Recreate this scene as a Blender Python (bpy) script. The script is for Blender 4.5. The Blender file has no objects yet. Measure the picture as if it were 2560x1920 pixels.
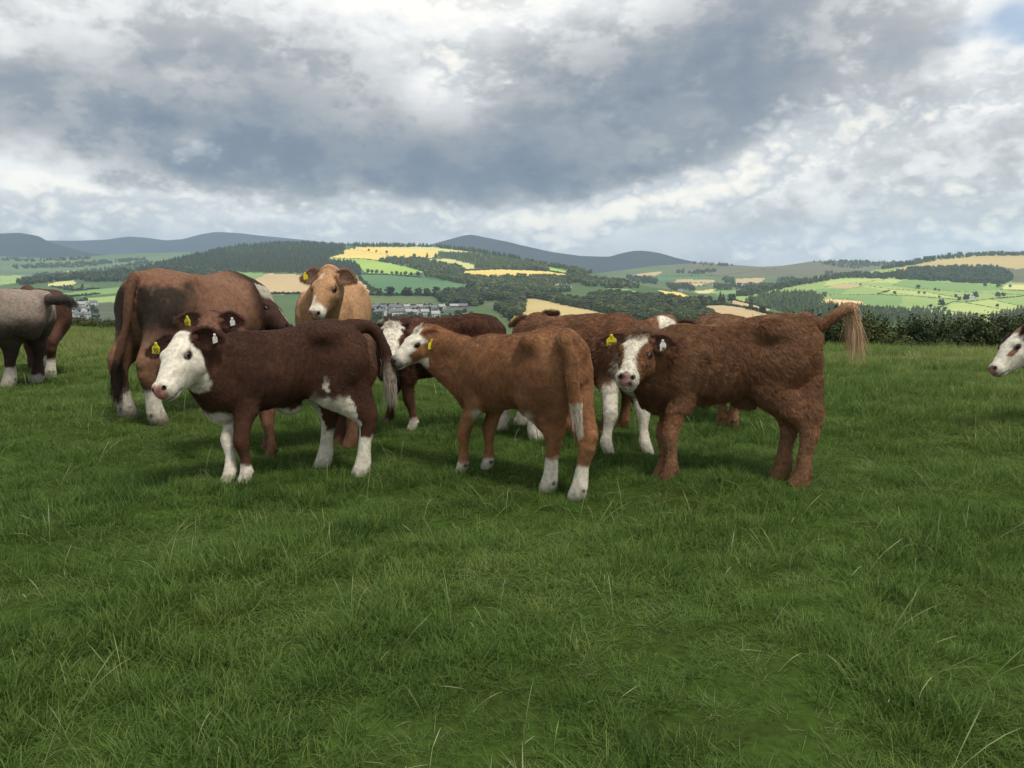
import bpy, math, random
import numpy as np
from mathutils import Vector, Matrix

random.seed(7)
rng = np.random.default_rng(7)
scene = bpy.context.scene
COL = scene.collection
R = math.radians

# ------------------------------------------------------------------ camera
CAM_H = 1.45
FPX = 2089.0            # focal length in pixels of the 2560 px wide photograph
HY = 650.0              # eye level row in the photograph
PITCH = math.atan((960.0 - HY) / FPX)
cam_data = bpy.data.cameras.new("camera")
cam_data.sensor_fit = 'HORIZONTAL'
cam_data.sensor_width = 36.0
cam_data.lens = 36.0 * FPX / 2560.0
cam_data.clip_start = 0.05
cam_data.clip_end = 60000.0
cam = bpy.data.objects.new("camera", cam_data)
cam.location = (0, 0, CAM_H)
cam.rotation_euler = (math.pi / 2 - PITCH, 0, 0)
COL.objects.link(cam)
scene.camera = cam

# ------------------------------------------------------------------ world
def new_tree(nt):
    nt.nodes.clear()
    return nt.nodes, nt.links
world = bpy.data.worlds.new("World")
scene.world = world
world.use_nodes = True
SUN_EL, SUN_AZ = R(63), R(135)      # high, behind the camera and to the right, through thin cloud

def build_sky():
    nt = world.node_tree
    nd, lk = new_tree(nt)
    class E:
        def __init__(s, o): s.o = o
        @staticmethod
        def op(name, *a):
            n = nd.new("ShaderNodeMath"); n.operation = name
            for i, x in enumerate(a):
                if isinstance(x, E): lk.new(x.o, n.inputs[i])
                else: n.inputs[i].default_value = float(x)
            return E(n.outputs[0])
        def __add__(s, b): return E.op('ADD', s, b)
        __radd__ = __add__
        def __sub__(s, b): return E.op('SUBTRACT', s, b)
        def __rsub__(s, b): return E.op('SUBTRACT', b, s)
        def __mul__(s, b): return E.op('MULTIPLY', s, b)
        __rmul__ = __mul__
        def __truediv__(s, b): return E.op('DIVIDE', s, b)
    def sstep(a, b, x):
        n = nd.new("ShaderNodeMapRange"); n.interpolation_type = 'SMOOTHSTEP'
        lk.new(x.o, n.inputs[0]); n.inputs[1].default_value = a; n.inputs[2].default_value = b
        n.inputs[3].default_value = 0; n.inputs[4].default_value = 1
        return E(n.outputs[0])
    tc = nd.new("ShaderNodeTexCoord")
    sp = nd.new("ShaderNodeSeparateXYZ"); lk.new(tc.outputs["Generated"], sp.inputs[0])
    X, Y, Z = (E(sp.outputs[i]) for i in range(3))
    az = E.op('ARCTAN2', X, Y); el = E.op('ARCSINE', Z)
    # cloud layers in perspective: a deck seen from below
    k = E.op('MAXIMUM', Z, 0.0) + 0.16
    cv = nd.new("ShaderNodeCombineXYZ"); lk.new((X / k).o, cv.inputs[0]); lk.new((Y / k).o, cv.inputs[1]); lk.new((Z * 2.2).o, cv.inputs[2])
    def noise(scale, detail, rough, off, src=None, warp=0.0):
        mp = nd.new("ShaderNodeVectorMath"); mp.operation = 'ADD'; mp.inputs[1].default_value = (off, off * 1.7, off * .6)
        lk.new(src or cv.outputs[0], mp.inputs[0])
        n = nd.new("ShaderNodeTexNoise"); n.inputs["Scale"].default_value = scale; n.inputs["Detail"].default_value = detail
        n.inputs["Roughness"].default_value = rough; n.inputs["Distortion"].default_value = warp
        lk.new(mp.outputs[0], n.inputs["Vector"])
        return E(n.outputs[0]) - .5
    ca = nd.new("ShaderNodeCombineXYZ"); lk.new(X.o, ca.inputs[0]); lk.new(Y.o, ca.inputs[1]); lk.new((Z * 1.6).o, ca.inputs[2])
    big = noise(.9, 3, .5, 3.1)
    med = noise(2.6, 4, .55, 11.7)
    puff = noise(11.0, 4, .56, 5.3, ca.outputs[0])      # billows, by direction
    puf2 = noise(44.0, 3, .6, 9.3, ca.outputs[0])
    wx = noise(5.0, 2, .5, 21.0, ca.outputs[0]); wy = noise(5.0, 2, .5, 33.0, ca.outputs[0])
    azw = az + wx * .12 + puff * .035
    elw = el + wy * .05 + puff * .030 + puf2 * .008
    cae = nd.new("ShaderNodeCombineXYZ"); lk.new(azw.o, cae.inputs[0]); lk.new(elw.o, cae.inputs[1])
    frames = {0: cae.outputs[0]}
    for r_ in (14, 28):
        c, s_ = math.cos(R(r_)), math.sin(R(r_))
        q = nd.new("ShaderNodeCombineXYZ"); lk.new((azw * c + elw * s_).o, q.inputs[0]); lk.new((elw * c - azw * s_).o, q.inputs[1])
        frames[r_] = q.outputs[0]
    def blob(px, py, rx, ry, rot=0.0):
        """soft ellipse centred where the photograph shows that cloud; radii in photograph pixels"""
        a0 = math.atan((px - 1280) / FPX); e0 = (HY - py) / FPX
        r_ = min((0, 14, 28), key=lambda q: abs(q - rot))
        c, s_ = math.cos(R(r_)), math.sin(R(r_))
        a0, e0 = a0 * c + e0 * s_, e0 * c - a0 * s_
        sx, sy = FPX / (2.2 * rx), FPX / (2.2 * ry)
        mp = nd.new("ShaderNodeVectorMath"); mp.operation = 'MULTIPLY_ADD'
        lk.new(frames[r_], mp.inputs[0]); mp.inputs[1].default_value = (sx, sy, 0); mp.inputs[2].default_value = (-a0 * sx, -e0 * sy, 0)
        g = nd.new("ShaderNodeTexGradient"); g.gradient_type = 'QUADRATIC_SPHERE'
        lk.new(mp.outputs[0], g.inputs[0])
        return E(g.outputs[1])
    def acc(base, b_, a_):
        return b_ * a_ if base is None else E.op('MULTIPLY_ADD', b_, a_, base)
    low = sstep(.22, .06, el)
    lump = noise(4.6, 3, .55, 41.0, ca.outputs[0])
    T = .46 + big * .55 + med * (.34 - low * .22) + lump * .62 + puff * (.56 + low * .05) + puf2 * .18
    T = T + (sstep(-.09, .09, puff + lump * .45 + puf2 * .25) - .5) * .085 + (sstep(-.045, .045, wy * .8 + puff * .7 + puf2 * .35) - .5) * .06
    # dark masses
    for (px, py, rx, ry, rot, a) in ((1060, 440, 620, 110, 4, .42), (420, 330, 520, 110, -3, .32), (1560, 330, 420, 190, 24, .36), (1900, 150, 300, 170, 28, .16),
                                     (620, 430, 330, 60, 4, .16), (1420, 520, 150, 45, 20, .10), (900, 240, 300, 90, 10, .05), (1980, 430, 150, 40, 8, .12)):
        T = acc(T, blob(px, py, rx, ry, rot), a * 1.05)
    # bright openings
    for (px, py, rx, ry, rot, a) in ((1120, -20, 420, 110, 0, 1.0), (130, 30, 430, 180, 0, .40), (1140, 220, 190, 130, 0, .38), (2350, 340, 420, 200, 0, .16),
                                     (300, 520, 620, 60, 0, .42), (1560, 520, 560, 50, 13, .52), (2200, 500, 560, 90, 6, .12), (980, 560, 420, 26, 0, .30),
                                     (500, 380, 90, 36, 10, .20), (40, 200, 60, 40, 0, .25), (1900, 90, 160, 60, 0, .0), (2400, 60, 300, 120, 0, .14)):
        T = acc(T, blob(px, py, rx, ry, rot), -a * 1.2)
    # the band above the hills stays pale
    hz = sstep(.075, .012, el)
    T = T * (1.0 - hz * .55) + hz * .13
    # heaped clouds with crisp rounded edges
    def lumps(off):
        n_ = noise(26.0, 3, .5, off, ca.outputs[0])
        return E.op('ABSOLUTE', n_) * 2.6
    L0 = lumps(2.0) + E.op('ABSOLUTE', puff) * 1.4
    heap = None
    for (px, py, rx, ry, rot, a_) in ((1560, 520, 430, 48, 11, .78), (1290, 560, 330, 36, 5, .62), (960, 520, 150, 30, 0, .62), (1780, 470, 150, 40, 10, .55), (420, 530, 420, 46, 0, .48), (60, 560, 300, 40, 0, .45),
                                     (520, 390, 85, 50, 25, .50), (45, 205, 70, 50, -20, .44), (1180, 230, 170, 120, 20, .46), (2250, 520, 420, 90, 4, .46),
                                     (2430, 290, 260, 70, 10, .46), (2000, 330, 240, 50, 14, .46), (1180, 10, 300, 60, 0, .6), (2520, 590, 200, 40, 0, .5), (1900, 600, 160, 30, 0, .54), (2150, 600, 240, 26, 0, .5), (750, 590, 300, 24, 0, .5)):
        heap = acc(heap, blob(px, py, rx, ry, rot), a_ * 1.35)
    cf = heap + (L0 - .40) * .45 + puff * .55 + puf2 * .35
    hm = sstep(.24, .52, cf)
    shade = (L0 - .45) * .9 + puff * .9 + puf2 * .5 + (cf - .35) * .9
    drk = sstep(.50, .85, T)
    hb = sstep(-.30, .75, shade) * (1.0 - drk * .72)
    hr = nd.new("ShaderNodeValToRGB"); c2 = hr.color_ramp
    c2.elements[0].position, c2.elements[0].color = 0.0, (.50, .545, .595, 1)
    c2.elements[1].position, c2.elements[1].color = 1.0, (1.0, .965, .875, 1)
    e_ = c2.elements.new(.5); e_.color = (.77, .78, .76, 1)
    lk.new(hb.o, hr.inputs[0])
    gap = blob(2470, 165, 130, 55, -8) + blob(2540, 205, 90, 40, 0) * .8 + blob(2180, 215, 170, 50, 0) * .35
    rp = nd.new("ShaderNodeValToRGB"); cr = rp.color_ramp
    stops = [(p_ * .78, c_) for p_, c_ in [(.0, (.98, .96, .90)), (.14, (.86, .87, .86)), (.30, (.655, .675, .69)), (.50, (.43, .45, .475)), (.72, (.285, .325, .375)), (.95, (.195, .245, .315)), (1.28, (.155, .20, .265))]]
    cr.elements[0].position, cr.elements[0].color = stops[0][0], (*stops[0][1], 1)
    cr.elements[1].position, cr.elements[1].color = stops[1][0], (*stops[1][1], 1)
    for p, c in stops[2:]:
        e = cr.elements.new(p); e.color = (*c, 1)
    lk.new((T * .78).o, rp.inputs[0])
    sky = nd.new("ShaderNodeTexSky"); sky.sky_type = 'NISHITA'; sky.sun_disc = False
    sky.sun_elevation = SUN_EL; sky.sun_rotation = SUN_AZ; sky.air_density = 1.0; sky.dust_density = 1.0
    b1 = nd.new("ShaderNodeBackground"); lk.new(sky.outputs[0], b1.inputs[0]); b1.inputs[1].default_value = .11
    mc = nd.new("ShaderNodeMix"); mc.data_type = 'RGBA'
    lk.new((hm * (.88 - drk * .40)).o, mc.inputs[0]); lk.new(rp.outputs[0], mc.inputs[6]); lk.new(hr.outputs[0], mc.inputs[7])
    b2 = nd.new("ShaderNodeBackground"); lk.new(mc.outputs[2], b2.inputs[0]); lk.new((.84 + sstep(.20, .95, Z) * .55).o, b2.inputs[1])  # clouds brightened towards the zenith, out of view, to keep the ground lit
    ms = nd.new("ShaderNodeMixShader")
    cover = 1.0 - sstep(.30, 1.25, gap * 1.25 + med * .5 + puff * .9) * .8
    lk.new(cover.o, ms.inputs[0]); lk.new(b1.outputs[0], ms.inputs[1]); lk.new(b2.outputs[0], ms.inputs[2])
    out = nd.new("ShaderNodeOutputWorld"); lk.new(ms.outputs[0], out.inputs[0])
build_sky()
world.cycles.sampling_method = 'MANUAL'
world.cycles.sample_map_resolution = 512

sun_data = bpy.data.lights.new("sun", 'SUN')
sun_data.energy = 2.3
sun_data.angle = R(10)
sun_data.color = (1.0, .93, .82)
sun = bpy.data.objects.new("sun", sun_data)
sun.rotation_euler = (math.pi / 2 - SUN_EL, 0, math.pi - SUN_AZ)
sun.location = (-60, 120, 180)
COL.objects.link(sun)

scene.view_settings.view_transform = 'Standard'
scene.view_settings.look = 'None'
scene.view_settings.exposure = 0.38
scene.view_settings.gamma = 1.0
scene.view_settings.use_curve_mapping = False

# ------------------------------------------------------------------ helpers
def ray(px, py):
    """direction of a photograph pixel in the world (y component scaled to 1)"""
    cx = (px - 1280.0) / FPX
    cy = -(py - 960.0) / FPX
    c, s = math.cos(PITCH), math.sin(PITCH)
    d = np.array([cx, c + cy * s, -s + cy * c])
    return d / d[1]

def at(px, py, Y):
    d = ray(px, py)
    return np.array([0, 0, CAM_H]) + d * Y

def ground_z(x, y):
    x = np.asarray(x, float); y = np.asarray(y, float)
    q = np.clip((y - 8.0) / 27.0, 0, None)
    edge = 2.1 + 0.036 * np.clip(x, -25, 25)
    z = -np.where(q < 1, q ** 1.5, 1 + 1.5 * (q - 1) + 0.9 * (q - 1) ** 2) * edge
    z = np.where(y < 80, z, z)
    u = 0.018 * np.sin(x * 1.7 + 0.6 * np.sin(y * 1.1)) + 0.016 * np.sin(y * 2.3 + x * 0.9) + 0.012 * np.sin(x * 3.9 - y * 3.1)
    return z + u

def on_ground(px, py):
    d = ray(px, py)
    lo, hi = 0.8, 60.0
    o = np.array([0, 0, CAM_H])
    t = lo
    prev = lo
    while t < hi:
        p = o + d * t
        if p[2] < ground_z(p[0], p[1]):
            a, b = prev, t
            for _ in range(30):
                m = (a + b) / 2
                p = o + d * m
                if p[2] < ground_z(p[0], p[1]): b = m
                else: a = m
            return o + d * b
        prev = t
        t *= 1.01
    return o + d * hi

def smoothstep(a, b, x):
    t = np.clip((np.asarray(x, float) - a) / (b - a), 0, 1)
    return t * t * (3 - 2 * t)

def _hash(ix, iy, iz, seed):
    h = (ix.astype(np.int64) * 374761393 + iy.astype(np.int64) * 668265263 + iz.astype(np.int64) * 2147483647 + seed * 974634777) & 0xFFFFFFFF
    h = ((h ^ (h >> 13)) * 1274126177) & 0xFFFFFFFF
    h = h ^ (h >> 16)
    return (h & 0xFFFFFF) / float(0xFFFFFF)

def vnoise(P, scale, seed=0):
    """value noise in -1..1"""
    q = np.asarray(P, float) / scale
    i = np.floor(q).astype(np.int64)
    f = q - i
    f = f * f * (3 - 2 * f)
    out = 0
    for dx in (0, 1):
        wx = f[..., 0] if dx else 1 - f[..., 0]
        for dy in (0, 1):
            wy = f[..., 1] if dy else 1 - f[..., 1]
            for dz in (0, 1):
                wz = f[..., 2] if dz else 1 - f[..., 2]
                out = out + wx * wy * wz * _hash(i[..., 0] + dx, i[..., 1] + dy, i[..., 2] + dz, seed)
    return out * 2 - 1

def fbm(P, scale, seed=0, octv=3):
    s = 0; a = 1.0; n = 0
    for o in range(octv):
        s = s + a * vnoise(P, scale / 2 ** o, seed + o * 17); n += a; a *= 0.5
    return s / n

def mesh_np(name, V, F, smooth=True):
    """V (n,3), F (m,k) or list of arrays"""
    V = np.ascontiguousarray(V, dtype=np.float32)
    me = bpy.data.meshes.new(name)
    F = np.asarray(F, dtype=np.int32)
    k = F.shape[1]; m = len(F)
    me.vertices.add(len(V)); me.vertices.foreach_set("co", V.ravel())
    me.loops.add(m * k); me.loops.foreach_set("vertex_index", F.ravel())
    me.polygons.add(m)
    me.polygons.foreach_set("loop_start", np.arange(0, m * k, k, dtype=np.int32))
    me.polygons.foreach_set("loop_total", np.full(m, k, dtype=np.int32))
    me.polygons.foreach_set("use_smooth", np.full(m, smooth))
    me.update(calc_edges=True)
    me.validate(verbose=False)
    return me

def set_col(me, C, name="col"):
    a = me.color_attributes.new(name, 'FLOAT_COLOR', 'POINT')
    C = np.asarray(C, np.float32)
    if C.shape[1] == 3:
        C = np.concatenate([C, np.ones((len(C), 1), np.float32)], 1)
    a.data.foreach_set("color", np.ascontiguousarray(C).ravel())

def link(name, data, parent=None, loc=None, mat=None):
    o = bpy.data.objects.new(name, data)
    COL.objects.link(o)
    if parent is not None: o.parent = parent
    if loc is not None: o.location = loc
    if mat is not None:
        data.materials.append(mat)
    return o

def tag(o, label=None, cat=None, group=None, kind=None):
    if label: o["label"] = label
    if cat: o["category"] = cat
    if group: o["group"] = group
    if kind: o["kind"] = kind
    return o

def lin(r, g, b):
    f = lambda c: (c / 255 / 12.92) if c / 255 <= 0.04045 else ((c / 255 + 0.055) / 1.055) ** 2.4
    return np.array([f(r), f(g), f(b)])

def node_mat(name):
    m = bpy.data.materials.new(name)
    m.use_nodes = True
    nt = m.node_tree
    nt.nodes.clear()
    out = nt.nodes.new("ShaderNodeOutputMaterial")
    b = nt.nodes.new("ShaderNodeBsdfPrincipled")
    nt.links.new(b.outputs[0], out.inputs[0])
    return m, nt, b, out

def N(nt, t, **kw):
    n = nt.nodes.new(t)
    for k, v in kw.items():
        setattr(n, k, v)
    return n
MAT = {}

# ------------------------------------------------------------------ landscape
# Each sheet of land is laid out by bearing (photograph column) and distance; the rows give the slope's height at that distance.
def sheet(cols, top, rows_r, ybot, step_px=5.0, step_y=3.0, back=(350, 45), rough=1.0, seed=0, soft=5):
    xs = np.arange(cols[0], cols[1] + .1, step_px)
    tx = np.array([p[0] for p in top], float); ty = np.array([p[1] for p in top], float)
    yt = np.interp(xs, tx, ty)
    # smooth the skyline a little
    k = np.ones(soft) / soft
    yt = np.convolve(np.pad(yt, soft // 2, mode='edge'), k, mode='valid')
    ry = np.array([p[0] for p in rows_r], float); rr = np.array([p[1] for p in rows_r], float)
    o = np.argsort(ry)
    ry, rr = ry[o], rr[o]
    n = int((ybot - yt.min()) / step_y) + 2
    f = np.linspace(0, 1, n)
    Yi = ybot + (yt[:, None] - ybot) * f[None]            # columns x rows, image row
    Rr = np.interp(Yi, ry, rr)
    nz = vnoise(np.stack([xs[:, None] * np.ones_like(Yi), Rr * .25, np.zeros_like(Yi)], -1), 60.0, seed)
    Rr = Rr * (1 + .012 * nz * rough * (1 - f[None]))
    X = (xs[:, None] - 1280) / FPX; 
    c, s = math.cos(PITCH), math.sin(PITCH)
    cy = -(Yi - 960) / FPX
    dy = c + cy * s
    V = np.stack([X / dy * Rr, Rr, CAM_H + (-s + cy * c) / dy * Rr], -1)
    # the far side falls away again
    last = V[:, -1]
    sc = (last[:, 1] + back[0]) / last[:, 1]
    b1 = np.stack([last[:, 0] * sc, last[:, 1] * sc, last[:, 2] - back[1]], -1)
    sc2 = (last[:, 1] + back[0] * 3) / last[:, 1]
    b2 = np.stack([last[:, 0] * sc2, last[:, 1] * sc2, last[:, 2] - back[1] * 1.6], -1)
    V = np.concatenate([V, b1[:, None], b2[:, None]], 1)
    Yi = np.concatenate([Yi, Yi[:, -1:] - 99, Yi[:, -1:] - 99], 1)
    nc, nr = V.shape[:2]
    idx = np.arange(nc * nr).reshape(nc, nr)
    Q = np.stack([idx[:-1, :-1], idx[1:, :-1], idx[1:, 1:], idx[:-1, 1:]], -1).reshape(-1, 4)
    cx = (xs[:-1] + xs[1:]) / 2
    fx = np.repeat(cx, nr - 1)
    fy = ((Yi[:-1, :-1] + Yi[1:, :-1] + Yi[1:, 1:] + Yi[:-1, 1:]) / 4).reshape(-1)
    class S: pass
    S_ = S(); S_.V = V.reshape(-1, 3); S_.Q = Q; S_.fx = fx; S_.fy = fy
    S_.xs = xs; S_.yt = yt; S_.ry = ry; S_.rr = rr
    def pt(px, py):
        """point of this sheet seen at a photograph pixel"""
        r = np.interp(py, ry, rr)
        return at(px, py, float(r))
    S_.pt = pt
    return S_

def inside(poly, x, y):
    poly = np.asarray(poly, float)
    r = np.zeros(len(x), bool)
    j = len(poly) - 1
    for i in range(len(poly)):
        xi, yi = poly[i]; xj, yj = poly[j]
        c = ((yi > y) != (yj > y)) & (x < (xj - xi) * (y - yi) / (yj - yi + 1e-12) + xi)
        r ^= c
        j = i
    return r

def land_mat(name, c1, c2, scale=.02, rows=None, patch=.004):
    """soil and crop: colour varies in broad patches and fine grain; rows = tramlines"""
    m, nt, b, out = node_mat(name)
    tc = N(nt, "ShaderNodeTexCoord"); L = nt.links.new
    n1 = N(nt, "ShaderNodeTexNoise"); n1.inputs["Scale"].default_value = patch; n1.inputs["Detail"].default_value = 4
    n2 = N(nt, "ShaderNodeTexNoise"); n2.inputs["Scale"].default_value = scale * 6; n2.inputs["Detail"].default_value = 4
    ad = N(nt, "ShaderNodeMath", operation='MULTIPLY_ADD'); ad.inputs[1].default_value = .5
    L(tc.outputs["Object"], n1.inputs["Vector"]); L(tc.outputs["Object"], n2.inputs["Vector"])
    mh = N(nt, "ShaderNodeMath", operation='MULTIPLY'); mh.inputs[1].default_value = .75
    L(n1.outputs[0], mh.inputs[0]); L(n2.outputs[0], ad.inputs[0]); L(mh.outputs[0], ad.inputs[2])
    rp = N(nt, "ShaderNodeValToRGB")
    rp.color_ramp.elements[0].position = .42; rp.color_ramp.elements[1].position = .78
    rp.color_ramp.elements[0].color = (*c1, 1); rp.color_ramp.elements[1].color = (*c2, 1)
    L(ad.outputs[0], rp.inputs[0])
    col = rp.outputs[0]
    if rows:
        w = N(nt, "ShaderNodeTexWave", wave_type='BANDS'); w.inputs["Scale"].default_value = rows[0]; w.inputs["Distortion"].default_value = 1.2; w.inputs["Detail"].default_value = 1
        mp = N(nt, "ShaderNodeMapping"); mp.inputs["Rotation"].default_value = (0, 0, rows[1])
        L(tc.outputs["Object"], mp.inputs[0]); L(mp.outputs[0], w.inputs["Vector"])
        mr = N(nt, "ShaderNodeMapRange"); mr.inputs[3].default_value = .84; mr.inputs[4].default_value = 1.06
        L(w.outputs["Fac"], mr.inputs[0])
        mx = N(nt, "ShaderNodeMix", data_type='RGBA', blend_type='MULTIPLY'); mx.inputs[0].default_value = 1
        L(col, mx.inputs[6]); L(mr.outputs[0], mx.inputs[7]); col = mx.outputs[2]
    L(col, b.inputs["Base Color"])
    b.inputs["Roughness"].default_value = .95; b.inputs["Specular IOR Level"].default_value = .1
    return m

LM = {  # sun and cloud shade over the fields are put into the crop colours
 'meadow': land_mat("meadow", (.060, .105, .040), (.10, .150, .055)),
 'wood_floor': land_mat("wood_floor", (.030, .048, .022), (.045, .066, .030)),
 'barley': land_mat("barley", (.68, .50, .13), (.80, .61, .19), rows=(.012, .9)),
 'wheat': land_mat("wheat", (.48, .375, .155), (.56, .445, .195), rows=(.05, .35)),
 'stubble': land_mat("stubble", (.46, .335, .175), (.55, .41, .22), rows=(.03, 1.2)),
 'orange': land_mat("orange_stubble", (.72, .45, .20), (.80, .53, .26), rows=(.02, .4)),
 'bright': land_mat("bright_pasture", (.27, .40, .075), (.35, .48, .11)),
 'pale': land_mat("pale_pasture", (.50, .49, .19), (.60, .56, .24)),
 'green': land_mat("green_crop", (.085, .175, .075), (.115, .215, .095), rows=(.02, .2)),
 'dull': land_mat("dull_pasture", (.085, .125, .050), (.14, .175, .070)),
 'right': land_mat("hill_pasture", (.235, .330, .095), (.30, .39, .13)),
 'right2': land_mat("hill_pasture_lush", (.165, .270, .085), (.21, .32, .11)),
 'right3': land_mat("hill_pasture_pale", (.36, .43, .135), (.44, .49, .18)),
 'heath': land_mat("heath", (.115, .110, .062), (.165, .150, .085), patch=.0022),
 'heath_gold': land_mat("heath_gold", (.42, .33, .14), (.52, .40, .18), patch=.002),
 'moor': land_mat("moor", (.026, .034, .044), (.044, .050, .058), patch=.0012),
 'farvale': land_mat("far_vale", (.07, .115, .06), (.15, .20, .09), patch=.0030),
 'garden': land_mat("gardens", (.060, .085, .045), (.12, .13, .085), patch=.02),
}

def lay(S, base_name, base_mat, fields):
    fid = np.zeros(len(S.Q), int)
    for i, (nm, mt, poly) in enumerate(fields):
        fid[inside(poly, S.fx, S.fy)] = i + 1
    for i in range(len(fields) + 1):
        m = fid == i
        if not m.any(): continue
        q = S.Q[m]
        u, inv = np.unique(q, return_inverse=True)
        nm, mt = (base_name, base_mat) if i == 0 else fields[i - 1][:2]
        o = link(nm, mesh_np(nm, S.V[u], inv.reshape(-1, 4)), mat=LM[mt])
        tag(o, kind="structure")

# --- the pasture we stand in
def pasture():
    gx = np.concatenate([np.linspace(-60, -12, 40), np.linspace(-11.7, 11.7, 160), np.linspace(12, 60, 40)])
    gy = np.concatenate([np.linspace(-14, 1.2, 20), np.linspace(1.3, 14, 140), np.linspace(14.3, 46, 90), np.linspace(48, 330, 40)])
    G = np.stack(np.meshgrid(gx, gy, indexing='ij'), -1)
    x, y = G[..., 0], G[..., 1]
    fan = np.clip((y - 60) / 100, 0, None)
    x = x * (1 + fan * 2.2)
    near = ground_z(x, np.minimum(y, 48))
    z48 = near
    z = np.where(y <= 48, near, z48 - (y - 48) * .118 - .0)
    V = np.stack([x, y, z], -1).reshape(-1, 3)
    nx, ny = len(gx), len(gy)
    idx = np.arange(nx * ny).reshape(nx, ny)
    Q = np.stack([idx[:-1, :-1], idx[1:, :-1], idx[1:, 1:], idx[:-1, 1:]], -1).reshape(-1, 4)
    m, nt, b, out = node_mat("pasture_soil")
    L = nt.links.new
    tc = N(nt, "ShaderNodeTexCoord")
    n1 = N(nt, "ShaderNodeTexNoise"); n1.inputs["Scale"].default_value = 1.6; n1.inputs["Detail"].default_value = 6; n1.inputs["Roughness"].default_value = .65
    n2 = N(nt, "ShaderNodeTexNoise"); n2.inputs["Scale"].default_value = 26; n2.inputs["Detail"].default_value = 5
    ad = N(nt, "ShaderNodeMath", operation='MULTIPLY_ADD'); ad.inputs[1].default_value = .5
    mh = N(nt, "ShaderNodeMath", operation='MULTIPLY'); mh.inputs[1].default_value = .5
    L(tc.outputs["Object"], n1.inputs["Vector"]); L(tc.outputs["Object"], n2.inputs["Vector"])
    L(n1.outputs[0], mh.inputs[0]); L(n2.outputs[0], ad.inputs[0]); L(mh.outputs[0], ad.inputs[2])
    rp = N(nt, "ShaderNodeValToRGB")
    rp.color_ramp.elements[0].position = .36; rp.color_ramp.elements[0].color = (.024, .032, .009, 1)
    rp.color_ramp.elements[1].position = .66; rp.color_ramp.elements[1].color = (.048, .086, .016, 1)
    L(ad.outputs[0], rp.inputs[0]); L(rp.outputs[0], b.inputs["Base Color"])
    b.inputs["Roughness"].default_value = 1; b.inputs["Specular IOR Level"].default_value = 0
    o = link("pasture_ground", mesh_np("pasture_ground", V, Q), mat=m)
    tag(o, kind="structure")
pasture()

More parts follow.
